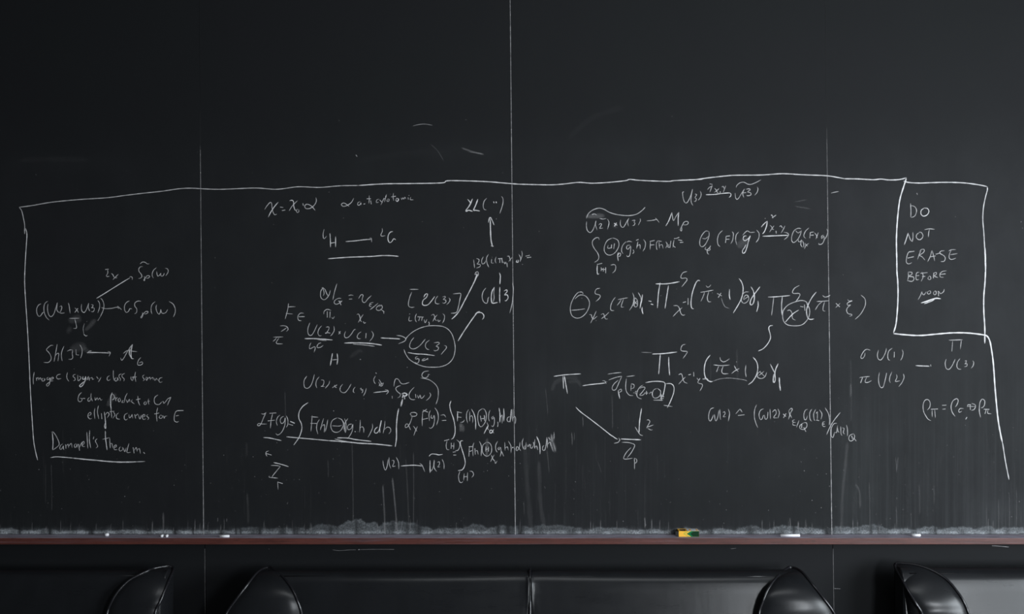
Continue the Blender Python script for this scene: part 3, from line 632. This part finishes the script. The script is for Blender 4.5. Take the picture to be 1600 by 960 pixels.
write('chalk_writing', 'chalk capital Pi with a circled chi to the minus one, then (pi x xi), crossing the right joint',
 ('Q1', '''w1.7 615 335 700 332 828 320;670 335 660 420 648 515;w1.7 752 330 745 420 750 510;w1.6 918 222 870 250 850 285 860 300 910 300 922 315 900 355 875 385;w1.6 1000 440 985 385 940 368 880 380 810 410 765 460 755 520 770 575 810 605 880 612 945 600 995 550 1015 490 1010 440 985 395
 ;798 468 825 460 845 490 850 540 880 558;w1.7 910 460 850 500 780 578;925 425 955 430;965 408 970 465;w1.7 1080 285 1040 335 1000 410 985 470 995 530 1020 550 1058 545;1138 318 1160 335 1190 330 1215 315;1082 378 1140 375 1205 370;1140 375 1100 410 1068 460;1160 378 1145 430 1145 465 1165 470
 ;1268 395 1305 430;1310 392 1262 440;1380 352 1390 372 1425 370 1390 385 1375 400 1385 415 1410 410 1380 435 1370 465 1385 495 1415 500 1420 512 1395 522;1508 315 1545 350 1552 400 1535 450 1500 505 1452 550;w1.7 662 608 630 615 622 640 635 690 638 730 615 780 570 830 520 855'''))
write('chalk_writing', 'chalk Pi arrow Z p bar with a bracketed ring, and a short down arrow marked z',
 ('Q2', '''w1.7 92 360 200 345 355 335;w1.8 182 355 188 480;w1.8 195 355 210 440 225 525;w1.8 370 450 450 438 530 430 595 422;560 402 585 405 598 432;612 338 680 328 745 322;620 395 690 370 748 358;748 358 720 420 690 485 660 490 655 465 675 430 715 395;w1.8 712 495 728 575;712 498 740 482 745 500 722 515
 ;792 362 875 352;792 380 785 440 790 500 820 540 858 545;838 430 835 500;838 430 865 440 862 470 838 478;862 515 863 520;905 500 880 505 878 525 895 530;955 440 915 470 892 520 900 560 940 578;915 478 950 462 972 470 945 510 920 540 950 540 970 520;965 520 1000 520;985 500 985 535
 ;1010 530 1030 510 1042 530 1040 545;1085 475 1055 490 1040 530 1055 565 1090 565 1115 540 1120 500 1090 475;1120 520 1130 580;1110 550 1155 555;1115 570 1150 572;1130 535 1128 595;w1.6 1050 588 1145 588;w1.7 975 420 1050 408 1130 410 1162 425 1160 470 1145 540 1135 560
 ;w1.7 1172 430 1220 430 1248 460 1245 520 1215 600 1185 662;1150 638 1235 650;w1.9 938 665 920 780 912 910;w1.6 875 845 905 895 925 922 950 930;988 780 1005 778 1018 795 1000 830 985 860;985 850 1010 842 1055 825;995 858 1025 875 1045 872'''))
write('chalk_arrow', 'long descending chalk arrow pointing down right to the barred Z p',
 ('Q2', 'w1.7 305 655 350 700 450 775 560 860 660 940'), ('Q4', 'w1.7 340 370 370 395 400 412;408 395 420 415 405 440 365 450'))
write('chalk_writing', 'barred chalk Z p at the foot of the descending arrow',
 ('Q4', 'w2 430 408 520 412 625 416;440 440 500 442 555 458 562 480 530 540 490 590;530 490 490 530 460 580 462 600 500 600 545 592;560 590 562 640 562 700;562 592 582 605 582 630 555 650'))
write('chalk_writing', 'chalk formula capital Pi S of (pi x 1) gamma 1, second row below the widest one',
 ('Q2', 'w2 1040 145 1150 140 1280 125;o.22 935 128 980 130 1040 132;w1.8 1118 145 1110 240 1102 338;w1.9 1198 172 1200 260 1208 350;1362 50 1330 60 1315 95 1325 115 1375 120 1370 140 1335 188;w1.6 1292 345 1320 335 1330 360 1345 410 1380 428;1360 365 1325 400 1292 438;1388 345 1412 340;1438 318 1440 360;1470 375 1485 395 1500 378;1500 380 1480 410 1485 425 1520 435 1520 460 1498 500;1525 385 1560 385'),
 ('Q3', '''w1.9 675 215 635 270 618 340 622 410 645 455 680 472 700 468;o.25 700 468 770 445 870 438 1000 455 1030 468;768 235 775 265 800 282 830 272 862 250;w1.6 705 310 780 318 862 312;755 325 735 378;w1.6 800 320 785 370 800 395 850 395;w1.6 905 318 925 355 945 375;w1.6 955 345 910 370 880 395
 ;w1.6 1018 310 1012 370 1020 428;w1.7 1085 235 1120 280 1132 340 1118 410 1080 470 1040 502;1160 370 1130 395 1132 430 1165 442 1200 425 1218 380;1150 375 1195 420;1195 370 1140 415;w1.7 1252 302 1275 350 1295 390;w2 1328 298 1305 350 1295 400 1300 450 1290 480 1280 465 1285 400;w2.4 1338 432 1342 500 1350 560;620 435 645 445 658 460'''))
write('chalk_writing', 'chalk formula GU(2) congruent to a bracketed quotient over GL(1) Q, ending across the right joint',
 ('Q3', '712 722 680 735 662 780 660 830 675 852 695 820 705 790;715 785 720 830 730 850 745 820 755 770 760 745;768 735 770 820 778 838;795 770 812 762 818 780 800 810 825 808;848 735 860 780 848 855;920 782 955 742 965 740 982 768;942 798 1005 790'),
 ('Q5', '''568 200 548 250 545 320 560 380 578 422;635 240 605 255 590 295 600 340 618 340 630 310 642 300;642 300 650 340 670 330 675 270;695 240 700 342;715 275 745 250 755 285 730 325 765 328;770 240 785 280 770 335;822 290 848 315;850 285 825 328;875 260 885 300 872 345;875 260 900 235 910 250 890 290 905 330
 ;935 345 912 355 918 370 945 372;918 370 915 395 950 402;975 350 950 420;1020 375 985 400 985 430 1020 440 1050 410 1045 375 1020 375;1000 385 1000 425;1020 420 1040 460;1060 245 1035 255 1020 300 1028 345 1045 340 1055 305;1100 240 1078 280 1080 340 1098 362;1135 245 1115 290 1120 345 1130 355
 ;1152 270 1150 350;1140 350 1168 355;1140 285 1152 270;1170 250 1195 290 1185 345;1225 365 1205 370 1200 400 1215 412 1230 408;1202 388 1220 388;1225 230 1258 290 1268 350 1265 400;w1.6 1372 275 1320 340 1275 410 1240 490;1340 380 1310 385 1285 430 1285 500 1300 518 1310 490 1315 465
 ;1318 465 1335 470 1345 400;1345 420 1350 460 1362 465;1375 410 1378 480 1390 500;1390 425 1408 430 1400 470 1415 485;1430 395 1440 440 1440 508;1500 480 1465 495 1452 525 1465 550 1490 545 1510 510 1500 480;1480 500 1490 530;1500 520 1525 552'''))
write('chalk_writing', 'chalk capitals DO NOT ERASE BEFORE NOON inside the drawn box',
 ('T1', '''w1.6 508 295 512 370 510 432;508 315 545 325 565 355 562 390 545 420 512 432;w1.7 640 340 612 362 608 395 630 418 665 408 685 375 672 345 635 340;w1.7 448 695 470 630 485 580;485 580 505 640 525 665;w1.6 525 665 532 620 530 570;w1.6 595 575 568 595 565 625 590 645 615 635 628 605 612 575 590 572
 ;640 548 690 540 740 545;w1.6 690 545 682 580 680 620;520 755 490 765 472 810 468 860 490 878 522 865;490 765 545 755;w1.6 480 822 540 808;610 750 590 790 575 838;592 762 615 738 640 740 635 765 600 790 590 795 620 810 648 842;712 748 700 800 672 858;715 748 730 800 740 850;690 812 750 800
 ;w1.6 835 750 800 755 790 775 830 800 842 825 830 852 798 855;750 785 785 775;945 740 900 742 875 755;900 745 880 790 882 825 905 835 945 822;885 790 960 778;o.35 568 195 574 212'''),
 ('T2', '''485 215 488 260 478 305;w1.6 485 218 520 220 520 240 490 258 535 265 540 290 520 308 480 300;595 220 568 225 560 260 565 292 590 288;562 255 590 250;618 215 630 260 610 308;605 230 672 222;620 262 650 258;685 258 675 280 690 292 705 278 695 258 685 258;732 225 728 278;728 228 755 222 755 242 735 255 772 272
 ;855 205 815 212 792 235 795 265 830 268;795 240 845 235;w1.6 580 485 605 440 618 405;618 405 625 430 640 435 660 405;685 398 668 415 680 430 700 420 700 402 685 398;740 400 728 420 740 438 755 425 752 402 740 400;w1.6 775 400 778 448;780 400 795 425 825 408 832 380
 ;w2.4 o.95 608 515 660 500 720 478 760 470 800 475;w2.2 640 522 700 500 740 480'''))
write('chalk_writing', 'chalk lines sigma U(1) and pi U(2) with a dash to U(3) under Pi, below the drawn box',
 ('T3', '''228 158 190 150 160 180 142 220 155 232 175 210 180 180;300 155 290 200 298 235 320 245 345 215 365 170 370 138;425 138 392 165 382 210 390 242 405 248;442 172 440 222;510 152 520 180 510 225 495 250;w2 632 295 690 298 755 300;765 285 768 302;w1.6 928 68 1052 64;962 75 955 170;1040 68 1030 150
 ;905 235 895 275 905 320 930 328 955 300 975 260 985 235;1030 230 1005 265 1000 305 1015 325 1040 328;1070 255 1085 250 1080 270 1070 280 1090 278 1088 300 1065 305;1140 250 1150 265 1145 295 1125 322;130 402 180 395 222 392;158 400 140 450;195 395 180 440 205 445 240 428
 ;308 355 300 410 305 460 320 490 340 488 355 440 370 375 372 358;420 350 402 395 398 430 408 450;460 372 465 400 450 435 470 435 492 430;522 368 528 400 510 445 480 485'''))
write('chalk_writing', 'chalk formula rho Pi equals rho sigma plus rho pi, lowest at the far right',
 ('T3', '''770 788 740 770 705 710 698 650 715 605 745 600 762 630 755 670 735 692;768 685 830 682;778 688 780 755;802 685 808 762;868 650 905 648;872 685 898 682;w1.6 985 750 958 710 948 660 965 610 1000 590 1012 610 1000 645 985 665;1062 680 1030 678 1015 700 1025 712 1045 700;1090 755 1078 775
 ;1118 640 1120 690;1090 660 1165 660;1130 632 1165 648 1155 685 1125 695;1130 645 1098 645 1095 665;w1.6 1212 760 1200 700 1205 630 1225 595 1248 610 1245 650 1228 670 1215 670;1240 685 1290 685;1262 688 1250 725;1278 688 1275 720 1308 725'''))
write('chalk_writing', 'single faint curved chalk tick high on the board above alpha anticyclotomic',
 ('px', 'w1.1 o.25 645 197 654 194.8 664 194 676 196;w1.0 o.5 556 242 558 245'))


# smudges, drips and specks ---------------------------------------------------
random.seed(3)
mk = Marks()
for pts, w, op in [
    ([(106, 503), (118, 499), (128, 497)], 16, .045), ([(132, 518), (142, 508), (150, 498)], 9, .06), ([(104, 512), (112, 520)], 12, .04),
    ([(108, 548), (122, 543), (136, 540)], 17, .05), ([(128, 542), (140, 551), (148, 550)], 10, .05),
    ([(168, 636), (173, 626), (181, 614)], 11, .07), ([(717, 662), (723, 668), (722, 676)], 9, .09), ([(720, 660), (719, 676)], 4, .08),
    ([(761, 684), (761, 700), (760, 716)], 6, .10), ([(858, 682), (863, 694), (868, 708)], 9, .14), ([(863, 678), (865, 692)], 4, .2),
    ([(914, 339), (928, 338), (946, 337)], 9, .10), ([(956, 354), (966, 353)], 8, .05), ([(862, 612), (868, 598), (884, 591), (904, 590)], 9, .025),
    ([(886, 598), (902, 596), (908, 606)], 8, .025), ([(1152, 388), (1160, 380), (1170, 372)], 14, .06), ([(1166, 309), (1171, 309)], 7, .05),
    ([(1083, 317), (1087, 318)], 6, .07), ([(1497, 648), (1505, 652)], 7, .05),
    ([(720, 231), (738, 237), (757, 242)], 3.5, .12), ([(730, 237), (757, 241)], 2, .14), ([(672, 225), (684, 236), (694, 253)], 2, .05),
    ([(888, 218), (910, 196), (932, 181), (975, 167)], 13, .005), ([(30, 251), (80, 249), (140, 250)], 12, .006),
    ([(560, 250), (640, 240), (700, 238)], 14, .003), ([(545, 560), (562, 548), (566, 553)], 8, .02),
    ([(1324, 690), (1321, 725), (1316, 780), (1315, 830)], 6, .035), 
    ([(1336, 755), (1343, 770), (1344, 795)], 4, .05), ([(1240, 316), (1262, 312)], 2, .06), ([(1240, 322), (1268, 327)], 3, .05),
    ([(820, 700), (824, 760), (830, 830)], 9, .02), ([(842, 720), (845, 790), (852, 832)], 8, .03)]:
    mk.add(pts, w, op * .75, soft=True)
mk.build('dust_smudge', 'faint grey smudges of rubbed-out chalk', kind='stuff')

mk = Marks()
drips = [(598, 757, 602, 836, 2.2, .16), (613, 746, 621, 836, 2.2, .20), (550, 690, 552, 826, 1.5, .08), (512, 718, 513, 748, 1.2, .08),
         (634, 716, 639, 826, 2.0, .06), (646, 706, 646, 820, 1.4, .09), (80, 724, 81, 800, 1.2, .07), (71, 722, 71, 790, 1, .05),
         (255, 800, 255, 833, 2.4, .15), (445, 610, 446, 660, 1.2, .07), (893, 675, 894, 697, 1.4, .18), (897, 675, 897, 690, 1.0, .12),
         (910, 650, 911, 668, 1.2, .2), (852, 606, 856, 650, 1.4, .07), (956, 615, 957, 672, 1.6, .07), (854, 700, 858, 740, 1.5, .08), (933, 720, 940, 740, 1.2, .06),
         (1007, 808, 1008, 826, 1.8, .28), (1018, 811, 1018, 829, 1.8, .2), (1234, 808, 1235, 830, 1.2, .2), (1247, 814, 1247, 832, 2.2, .25),
         (1329, 598, 1329, 622, 2.8, .12), (1329, 560, 1330, 660, 2.2, .04), (1399, 713, 1401, 740, 1.2, .12), (1403, 713, 1401, 736, 1.0, .12),
         (1358, 752, 1359, 832, 1.6, .07), (1436, 755, 1437, 805, 2.4, .05), (1459, 757, 1459, 790, 1.6, .06), (340, 809, 340, 816, 1.2, .2), (350, 810, 350, 830, 1.2, .15),
         (354, 810, 354, 816, 1.2, .2), (386, 770, 388, 820, 3, .05), (385, 715, 385, 690, 3, .03), (1400, 790, 1401, 826, 1.3, .09), (1423, 800, 1424, 828, 1.3, .08),
         (806, 780, 806, 812, 1.2, .05), (818, 782, 819, 806, 1.6, .06), (1110, 560, 1110, 600, 1.5, .03), (1151, 545, 1152, 600, 3, .03),
         (1560, 780, 1560, 832, 1.2, .09), (1577, 770, 1577, 830, 1.2, .08), (1588, 765, 1588, 826, 1.2, .09), (1541, 790, 1541, 830, 1.2, .07)]
for x0, y0, x1, y1, w, op in drips: mk.add([(x0, y0), ((x0 + x1) / 2 + .4, (y0 + y1) / 2), (x1, y1)], w * 1.5, op * .45, soft=True)
for i in range(150):
    x = random.choice([random.uniform(0, 1600), random.uniform(1310, 1600), random.uniform(820, 1010)])
    y0 = random.uniform(640, 800); ln = random.uniform(15, 90)
    mk.add([(x, y0), (x + random.uniform(-1, 1), min(834, y0 + ln))], random.uniform(1.4, 3.5), random.uniform(.002, .008), soft=True)
for i in range(90):
    x = random.uniform(0, 1600); ln = random.uniform(4, 16)
    mk.add([(x, 822 - random.uniform(-4, 12)), (x + random.uniform(-.6, .6), 834)], random.uniform(1.2, 2.5), random.uniform(.02, .09), soft=True)
mk.build('dust_drip', 'thin vertical trails of chalk dust', kind='stuff')

mk = Marks()
for i in range(430):
    x = random.uniform(0, 1600)
    y = 832 - abs(random.gauss(0, 90)) if random.random() < .7 else random.uniform(180, 830)
    s_ = random.uniform(.4, 1.3); a = random.uniform(0, 6.3)
    mk.add([(x, y), (x + math.cos(a) * s_, y + math.sin(a) * s_)], random.uniform(.6, 1.2), random.uniform(.05, .28), taper=False)
mk.build('chalk_speck', 'tiny specks of chalk scattered on the slate', kind='stuff')

# chalk caught in the joints between the slates
for j, prof in ((2, ((-20, .0), (150, .004), (228, .02), (240, .20), (500, .34), (836, .40))),
                (3, ((-20, .32), (300, .38), (600, .42), (836, .55))),
                (4, ((-20, .006), (200, .012), (235, .16), (420, .40), (836, .55)))):
    mk = Marks()
    for (ya, oa), (yb, ob) in zip(prof[:-1], prof[1:]):
        n = max(2, int((yb - ya) / 12))
        for k in range(n):
            y0 = ya + (yb - ya) * k / n; y1 = ya + (yb - ya) * (k + 1) / n
            o_ = (oa + (ob - oa) * (k + .5) / n) * random.uniform(.8, 1.15)
            mk.add([(jx(j, y0), y0), (jx(j, y1), y1)], 1.1, o_ * .8, taper=False)
    mk.build('joint_line', 'thin pale line of chalk dust caught in a slate joint')
mk = Marks()
for pts, w, op in (([(520, 859.6), (530, 860.8), (545, 859.8), (556, 859.5)], .9, .16), ([(561, 859.3), (590, 858.8), (616, 859)], .9, .14), ([(560.5, 859)], 1.6, .5),
                   ([(1550, 853.2), (1562, 854), (1576, 855.3)], 1.0, .35), ([(1303, 920), (1313, 920.5)], .9, .25), ([(420, 858)], 1.1, .3), ([(1142, 858), (1150, 857)], .9, .15)):
    mk.add(pts, w, op, taper=False)
for (x0, x1) in ((320, 320.6), (1301.6, 1303)):
    for k in range(8): mk.add([(x0 + (x1 - x0) * k / 8, 858 + k * 13), (x0 + (x1 - x0) * (k + 1) / 8, 871 + k * 13)], 1.0, .12 if x0 < 900 else .16, taper=False)
w_ = mk.build('scratch_mark', 'fine pale scratches on the dark panels under the ledge', kind='stuff', parent=wall_back)
w_.location = (0, 0, RAIL_Z)

# ------------------------------------------------------------------ ledge and what lies on it
ledge = empty('chalk_ledge', (0, 0, RAIL_Z - .024), 'reddish brown wooden ledge dusted with chalk running below the blackboard', 'ledge')
bm = bmesh.new()
xs = [X0 + .01, -2.35, 2.45, X1 - .01]
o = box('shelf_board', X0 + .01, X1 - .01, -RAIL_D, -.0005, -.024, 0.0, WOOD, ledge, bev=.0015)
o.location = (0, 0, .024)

def chalk_stick(px, depth, length, label, rot=0.0, r=.0048, tiltend=0.0):
    bm = bmesh.new()
    bmesh.ops.create_cone(bm, cap_ends=True, segments=16, radius1=r, radius2=r * .93, depth=length)
    bmesh.ops.bevel(bm, geom=[e for e in bm.edges if len({round(v.co.z, 5) for v in e.verts}) == 1], offset=r * .28, segments=2, affect='EDGES')
    random.seed(label)
    for v in bm.verts:
        v.co.x += random.uniform(-1, 1) * r * .05; v.co.y += random.uniform(-1, 1) * r * .05
        v.co = Vector((v.co.z, v.co.y, v.co.x))
    o = bm_obj('chalk_stick', bm, STICK, smooth=True)
    x = (px - 800) * (CAM_D - depth) / F
    o.location = (x, -depth, RAIL_Z + r * 1.0)
    o.rotation_euler = (0, 0, rot)
    o['label'] = label; o['category'] = 'chalk'; o['group'] = 'pieces of chalk on the ledge'
    return o
chalk_stick(167.0, .032, .014, 'leftmost stub of white chalk on the ledge, set back against the blackboard', .5, .0056)
chalk_stick(253.6, .046, .018, 'left one of two round white chalk stubs lying end-on close together', 1.5)
chalk_stick(261.0, .046, .016, 'right one of two round white chalk stubs lying end-on close together', 1.62)
chalk_stick(350.6, .053, .037, 'short white chalk stick lying just right of the left slate joint', .0)
chalk_stick(1234.5, .040, .073, 'longest white chalk stick on the ledge, right of the yellow chalk box', .02)
chalk_stick(1431.5, .036, .032, 'short white chalk stick at the far right, below the writing about U(2)', -.12)

# chalk box
BX0, BX1 = (1060.6 - 800) * 3.957 / F, (1092.4 - 800) * 3.957 / F
cb = empty('chalk_box', ((BX0 + BX1) / 2, -.022, RAIL_Z), 'small open yellow and green cardboard chalk box standing on the ledge', 'box')
w, h, d0 = (BX1 - BX0) / 2, .0215, .0205
def cbox(name, x0, x1, y0, y1, z0, z1, mat, lab=None): return box(name, x0, x1, y0, y1, z0, z1, mat, cb, bev=.0003, seg=1, label=lab)
T = .0007
cbox('front_panel', -w, w, -d0, -d0 + T, 0.0003, h, CARD_Y)
cbox('rear_panel', -w, w, d0 - T, d0, 0.0003, h, CARD_Y)
cbox('bottom_panel', -w, w, -d0 + T, d0 - T, 0.0003, T, CARD_Y)
cbox('end_panel', w - T, w, -d0 + T, d0 - T, T, h - T, CARD_DG, 'dark green end panel')
# lid with a cut-out at the left end and a white label on the right
bm = bmesh.new()
cx0, cx1 = -w + .006, -w + .0275
for a in ((-w, cx0, -d0, d0), (cx1, w, -d0, d0), (cx0, cx1, -d0, -d0 + .005), (cx0, cx1, d0 - .004, d0)):
    add_box(bm, a[0], a[1], a[2], a[3], h - T, h)
bm_obj('lid', bm, CARD_Y, cb, label='yellow lid with a cut-out')
cbox('inner_tray', -w + .002, w - .002, -d0 + .002, d0 - .002, .001, h - .0014, CARD_BL, 'dark inner tray seen through the cut-out')
lab = cbox('paper_label', -w + .032, w - .001, -d0 + .001, d0 - .002, h, h + .0003, CARD_W, 'white paper label')
for nm, a, m_ in (('printed_mark', (.040, .048, -.012, .010), CARD_Y), ('printed_mark', (.052, .061, -.003, .003), CARD_SK), ('printed_mark', (.066, .072, -.012, .010), CARD_Y)):
    o = box(nm, -w + a[0], -w + a[1], a[2], a[3], h + .0003, h + .0005, m_, lab)
def prism(name, poly, lab, m_, y):
    V = [(x, y, z) for x, z in poly] + [(x, y - .0002, z) for x, z in poly]; n = len(poly)
    Fc = [tuple(range(n)), tuple(range(n, 2 * n))[::-1]] + [(i, i + n, (i + 1) % n + n, (i + 1) % n) for i in range(n)]
    return mesh_obj(name, V, Fc, m_, cb, label=lab)
e = w - .0002; mz = h * .52
prism('printed_chevron', [(-w + .016, mz), (-w + .031, h - .001), (-w + .037, h - .001), (-w + .022, mz), (-w + .040, .0008), (-w + .034, .0008)], 'lime chevron print', CARD_LG, -d0)
prism('printed_chevron', [(-w + .029, mz), (-w + .045, h - .0006), (e, h - .0006), (e, .0006), (-w + .045, .0006)], 'bright green chevron print', CARD_G, -d0)
prism('printed_chevron', [(-w + .042, mz), (-w + .055, h - .0014), (e, h - .0014), (e, .0012), (-w + .053, .0012)], 'dark green chevron print', CARD_DG, -d0 - .00022)
# grey end flaps folded outwards at the open left end
V = [(-w, -d0, .0006), (-w, -d0, h - .001), (-w - .0105, -d0 + .008, h - .003), (-w - .0105, -d0 + .008, .0006),
     (-w, -d0 + .0007, .0006), (-w, -d0 + .0007, h - .001), (-w - .0103, -d0 + .0088, h - .003), (-w - .0103, -d0 + .0088, .0006)]
Fc = [(0, 1, 2, 3), (7, 6, 5, 4), (0, 4, 5, 1), (1, 5, 6, 2), (2, 6, 7, 3), (3, 7, 4, 0)]
mesh_obj('end_flap', V, Fc, CARD_GR, cb, label='grey unprinted end flap folded open')
mesh_obj('end_flap', [(x, -y - .003, z) for x, y, z in V], [f[::-1] for f in Fc], CARD_GR, cb, label='grey unprinted end flap folded open')

# ------------------------------------------------------------------ sofas
HALF = 0.946
# armrest edges as seen in the photograph, each point with its own distance from the wall (pixel x, pixel y)
D_IN = (.090, .118, .148, .174, .194, .206, .213)
D_OUT = (.085, .105, .138, .168, .192, .208, .218)
EDGE = {
    'left_sofa': (((262, 885.5), (242, 889), (227, 895), (202, 908), (185, 925), (175, 941), (168, 958)),
                  ((269, 886.5), (271, 892), (267, 902), (262, 914), (256, 928), (250, 942), (243, 958))),
    'middle_sofa': (((422, 887.5), (432, 894), (441, 902), (450, 912), (458, 924), (464, 938), (471, 960)),
                    ((419, 887.5), (410, 890.5), (401, 897), (392, 908), (382, 921), (369, 938), (354, 960))),
    'right_sofa': (((1402, 881), (1430, 884), (1456, 893), (1480, 908), (1497, 928), (1506, 943), (1513, 960)),
                   ((1398, 882), (1399, 889), (1406, 901), (1413, 914), (1421, 928), (1430, 943), (1440, 960))),
}
def edges_for(which, cx, k):
    """-> outer and inner edge as (offset towards the seat, depth, height) for one arm"""
    res = []
    for pts, dep, tail in ((EDGE[which][1], D_OUT, ((.250, .630), (.36, .585), (.56, .570), (.765, .560))),
                           (EDGE[which][0], D_IN, ((.245, .620), (.36, .560), (.56, .540), (.755, .530)))):
        out = []
        for (px, py), d in zip(pts, dep):
            x, _, z = P(px, py, d)
            out.append((HALF - abs(x - cx), d, z / k))
        x = out[-1][0]
        for d, z in tail: out.append((x + (.004 if pts is EDGE[which][0] else -.004), d, z))
        res.append(out)
    return res

def smooth_path(pts, n):
    c = catmull(pts, .002); c = [Vector(p) for p in c]
    s = [0]
    for a, b in zip(c[:-1], c[1:]): s.append(s[-1] + (b - a).length)
    out = []
    for k in range(n):
        t = s[-1] * k / (n - 1)
        i = min(range(len(s)), key=lambda q: abs(s[q] - t)); out.append(c[i])
    return out

def resample(pts, n):       # by control index, so outer and inner stay paired
    out = []; m = len(pts) - 1
    Pn = [Vector(p) for p in pts]; Pn = [2 * Pn[0] - Pn[1]] + Pn + [2 * Pn[-1] - Pn[-2]]
    for k in range(n):
        u = k / (n - 1) * m; i = min(int(u), m - 1); t = u - i
        a, b, c, d = Pn[i:i + 4]
        out.append(0.5 * ((2 * b) + (c - a) * t + (2 * a - 5 * b + 4 * c - d) * t * t + (3 * b - a - 3 * c + d) * t ** 3))
    return out

def make_arm(side, parent, OUT, INN):
    """side=-1: the sofa's arm at its -x end; profile offsets run towards the seat"""
    n = 46; K = 12
    O = resample(OUT, n); I = resample(INN, n)
    def W(v): return Vector((side * (HALF - v[0]), -v[1], v[2]))
    rings = []
    for i in range(n):
        o, q = W(O[i]), W(I[i])
        wdt = (q - o).length
        ax = (q - o).normalized() if wdt > 1e-6 else Vector((-side, 0, 0))
        t = (W(O[min(i + 1, n - 1)]) + W(I[min(i + 1, n - 1)]) - W(O[max(i - 1, 0)]) - W(I[max(i - 1, 0)])).normalized()
        nr = ax.cross(t)
        if nr.dot(Vector((0, -.5, .9))) < 0: nr = -nr
        nr.normalize()
        ring = [Vector((o.x, o.y, .13)), Vector((o.x, o.y, .30)), Vector((o.x, o.y, .30 + (o.z - .30) * .6)), Vector((o.x, o.y, o.z - .012))]
        for k in range(K + 1):
            u = k / K
            bul = 4 * u * (1 - u)
            ring.append(o.lerp(q, u) + nr * (bul ** .6) * wdt * .085)
        ring += [Vector((q.x, q.y, q.z - .012)), Vector((q.x, q.y, .34)), Vector((q.x, q.y, .13))]
        rings.append(ring)
    m = len(rings[0]); V = [v for r in rings for v in r]; Fc = []
    for i in range(n - 1):
        for k in range(m):
            Fc.append((i * m + k, i * m + (k + 1) % m, (i + 1) * m + (k + 1) % m, (i + 1) * m + k))
    Fc.append(tuple(range(m))); Fc.append(tuple(range((n - 1) * m, n * m)))
    bm = bmesh.new()
    bv = [bm.verts.new(v) for v in V]
    for f in Fc: bm.faces.new([bv[a] for a in f])
    arm = bm_obj('armrest', bm, LEATHER, parent, smooth=True)
    for e in arm.data.edges: pass
    # sharp creases on piping lines and end caps
    me = arm.data
    sh = me.attributes.new('sharp_edge', 'BOOLEAN', 'EDGE')
    def key(v): return v % m
    vals = []
    for ed in me.edges:
        a, b = ed.vertices
        ka, kb = key(a), key(b)
        s_ = (ka == kb and ka in (4, 4 + K)) or (a // m == b // m and a // m in (0, n - 1))
        vals.append(s_)
    sh.data.foreach_set('value', vals)
    path = [W(p) for p in O[::-1]][:-1] + [W(p) for p in I]
    lift = Vector((0, -.0015, .002))
    V, Fc = tube([p + lift for p in path], .0052, 10, step=.02)
    mesh_obj('piping', V, Fc, PIPING, arm, smooth=True)
    return arm

def make_sofa(cx, label, which, k):
    OUT, INN = edges_for(which, cx, k)
    s = empty('sofa', (cx, 0, 0), label, 'sofa', 'black leather sofas along the blackboard wall')
    # backrest halves: profile swept along x with soft ends
    prof = [(.085, .13), (.075, .5), (.072, .785), (.078, .800), (.092, .809), (.12, .812), (.128, .811), (.142, .806), (.153, .796), (.162, .775), (.169, .735), (.186, .65), (.215, .52), (.240, .42), (.26, .30), (.24, .13)]
    for sgn in (-1, 1):
        a, b = (0.003, HALF - .004)
        ts = [0, .006, .016, .04] + [.04 + (b - a - .055) * i / 22 for i in range(1, 23)] + [b - a - .004, b - a]
        V = []
        for t in ts:
            e = min(t, .025) / .025
            ins = (1 - math.sqrt(max(0, 1 - (1 - e) ** 2))) * .012
            for d, z in prof:
                cd, cz = .17, .45
                puff = .006 * math.sin(math.pi * min(1, max(0, t / (b - a)))) if d > .15 else 0
                V.append((sgn * (a + t), -(d - ins * (1 if d > cd else -1) * .8 + puff), z - (ins * .35 if z > cz else -ins)))
        m = len(prof); n = len(ts)
        Fc = [(i * m + k, i * m + (k + 1) % m, (i + 1) * m + (k + 1) % m, (i + 1) * m + k) for i in range(n - 1) for k in range(m)]
        Fc += [tuple(range(m)), tuple(range((n - 1) * m, n * m))]
        bm = bmesh.new(); bv = [bm.verts.new(v) for v in V]
        for f in Fc: bm.faces.new([bv[a_] for a_ in f])
        o = bm_obj('backrest', bm, LEATHER, s, smooth=True)
        # seat cushion
        x0, x1 = sorted((sgn * .004, sgn * (HALF - .180)))
        c = box('seat_cushion', x0, x1, -.80, -.285, .29, .43, LEATHER, s, bev=.035, seg=4, smooth=True)
    V, Fc = tube([(0, -d, z) for d, z in prof[3:14]], .0055, 8, step=.02)
    mesh_obj('piping', V, Fc, PIPING, s, smooth=True, label='vertical piping between the two halves of the backrest')
    V, Fc = tube([(-HALF + .03, -.152, .797), (HALF - .03, -.152, .797)], .0022, 6, step=.2)
    mesh_obj('top_seam', V, Fc, PIPING, s, smooth=True)
    box('base', -HALF + .02, HALF - .02, -.765, -.10, .13, .288, LEATHER, s, bev=.012, seg=3, smooth=True)
    make_arm(-1, s, OUT, INN); make_arm(1, s, OUT, INN)
    for sx in (-1, 1):
        for y in (-.70, -.16):
            bm = bmesh.new()
            bmesh.ops.create_cone(bm, cap_ends=True, segments=16, radius1=.014, radius2=.020, depth=.1295)
            bmesh.ops.translate(bm, verts=bm.verts, vec=(sx * (HALF - .08), y, .0651))
            bm_obj('leg', bm, STEEL, s, smooth=False)
    return s
for px, side, k, which, lab in ((270, -1, .988, 'left_sofa', 'black leather sofa at the left edge, only its right armrest in view'),
                                (827.5, 0, .985, 'middle_sofa', 'black leather sofa in the middle, both armrests in view'),
                                (1397.5, 1, .998, 'right_sofa', 'black leather sofa at the right edge with a bright window reflection on its left armrest')):
    sf = make_sofa((px - 800) * 3.915 / F + side * HALF, lab, which, k)
    sf.scale = (1, 1, k)
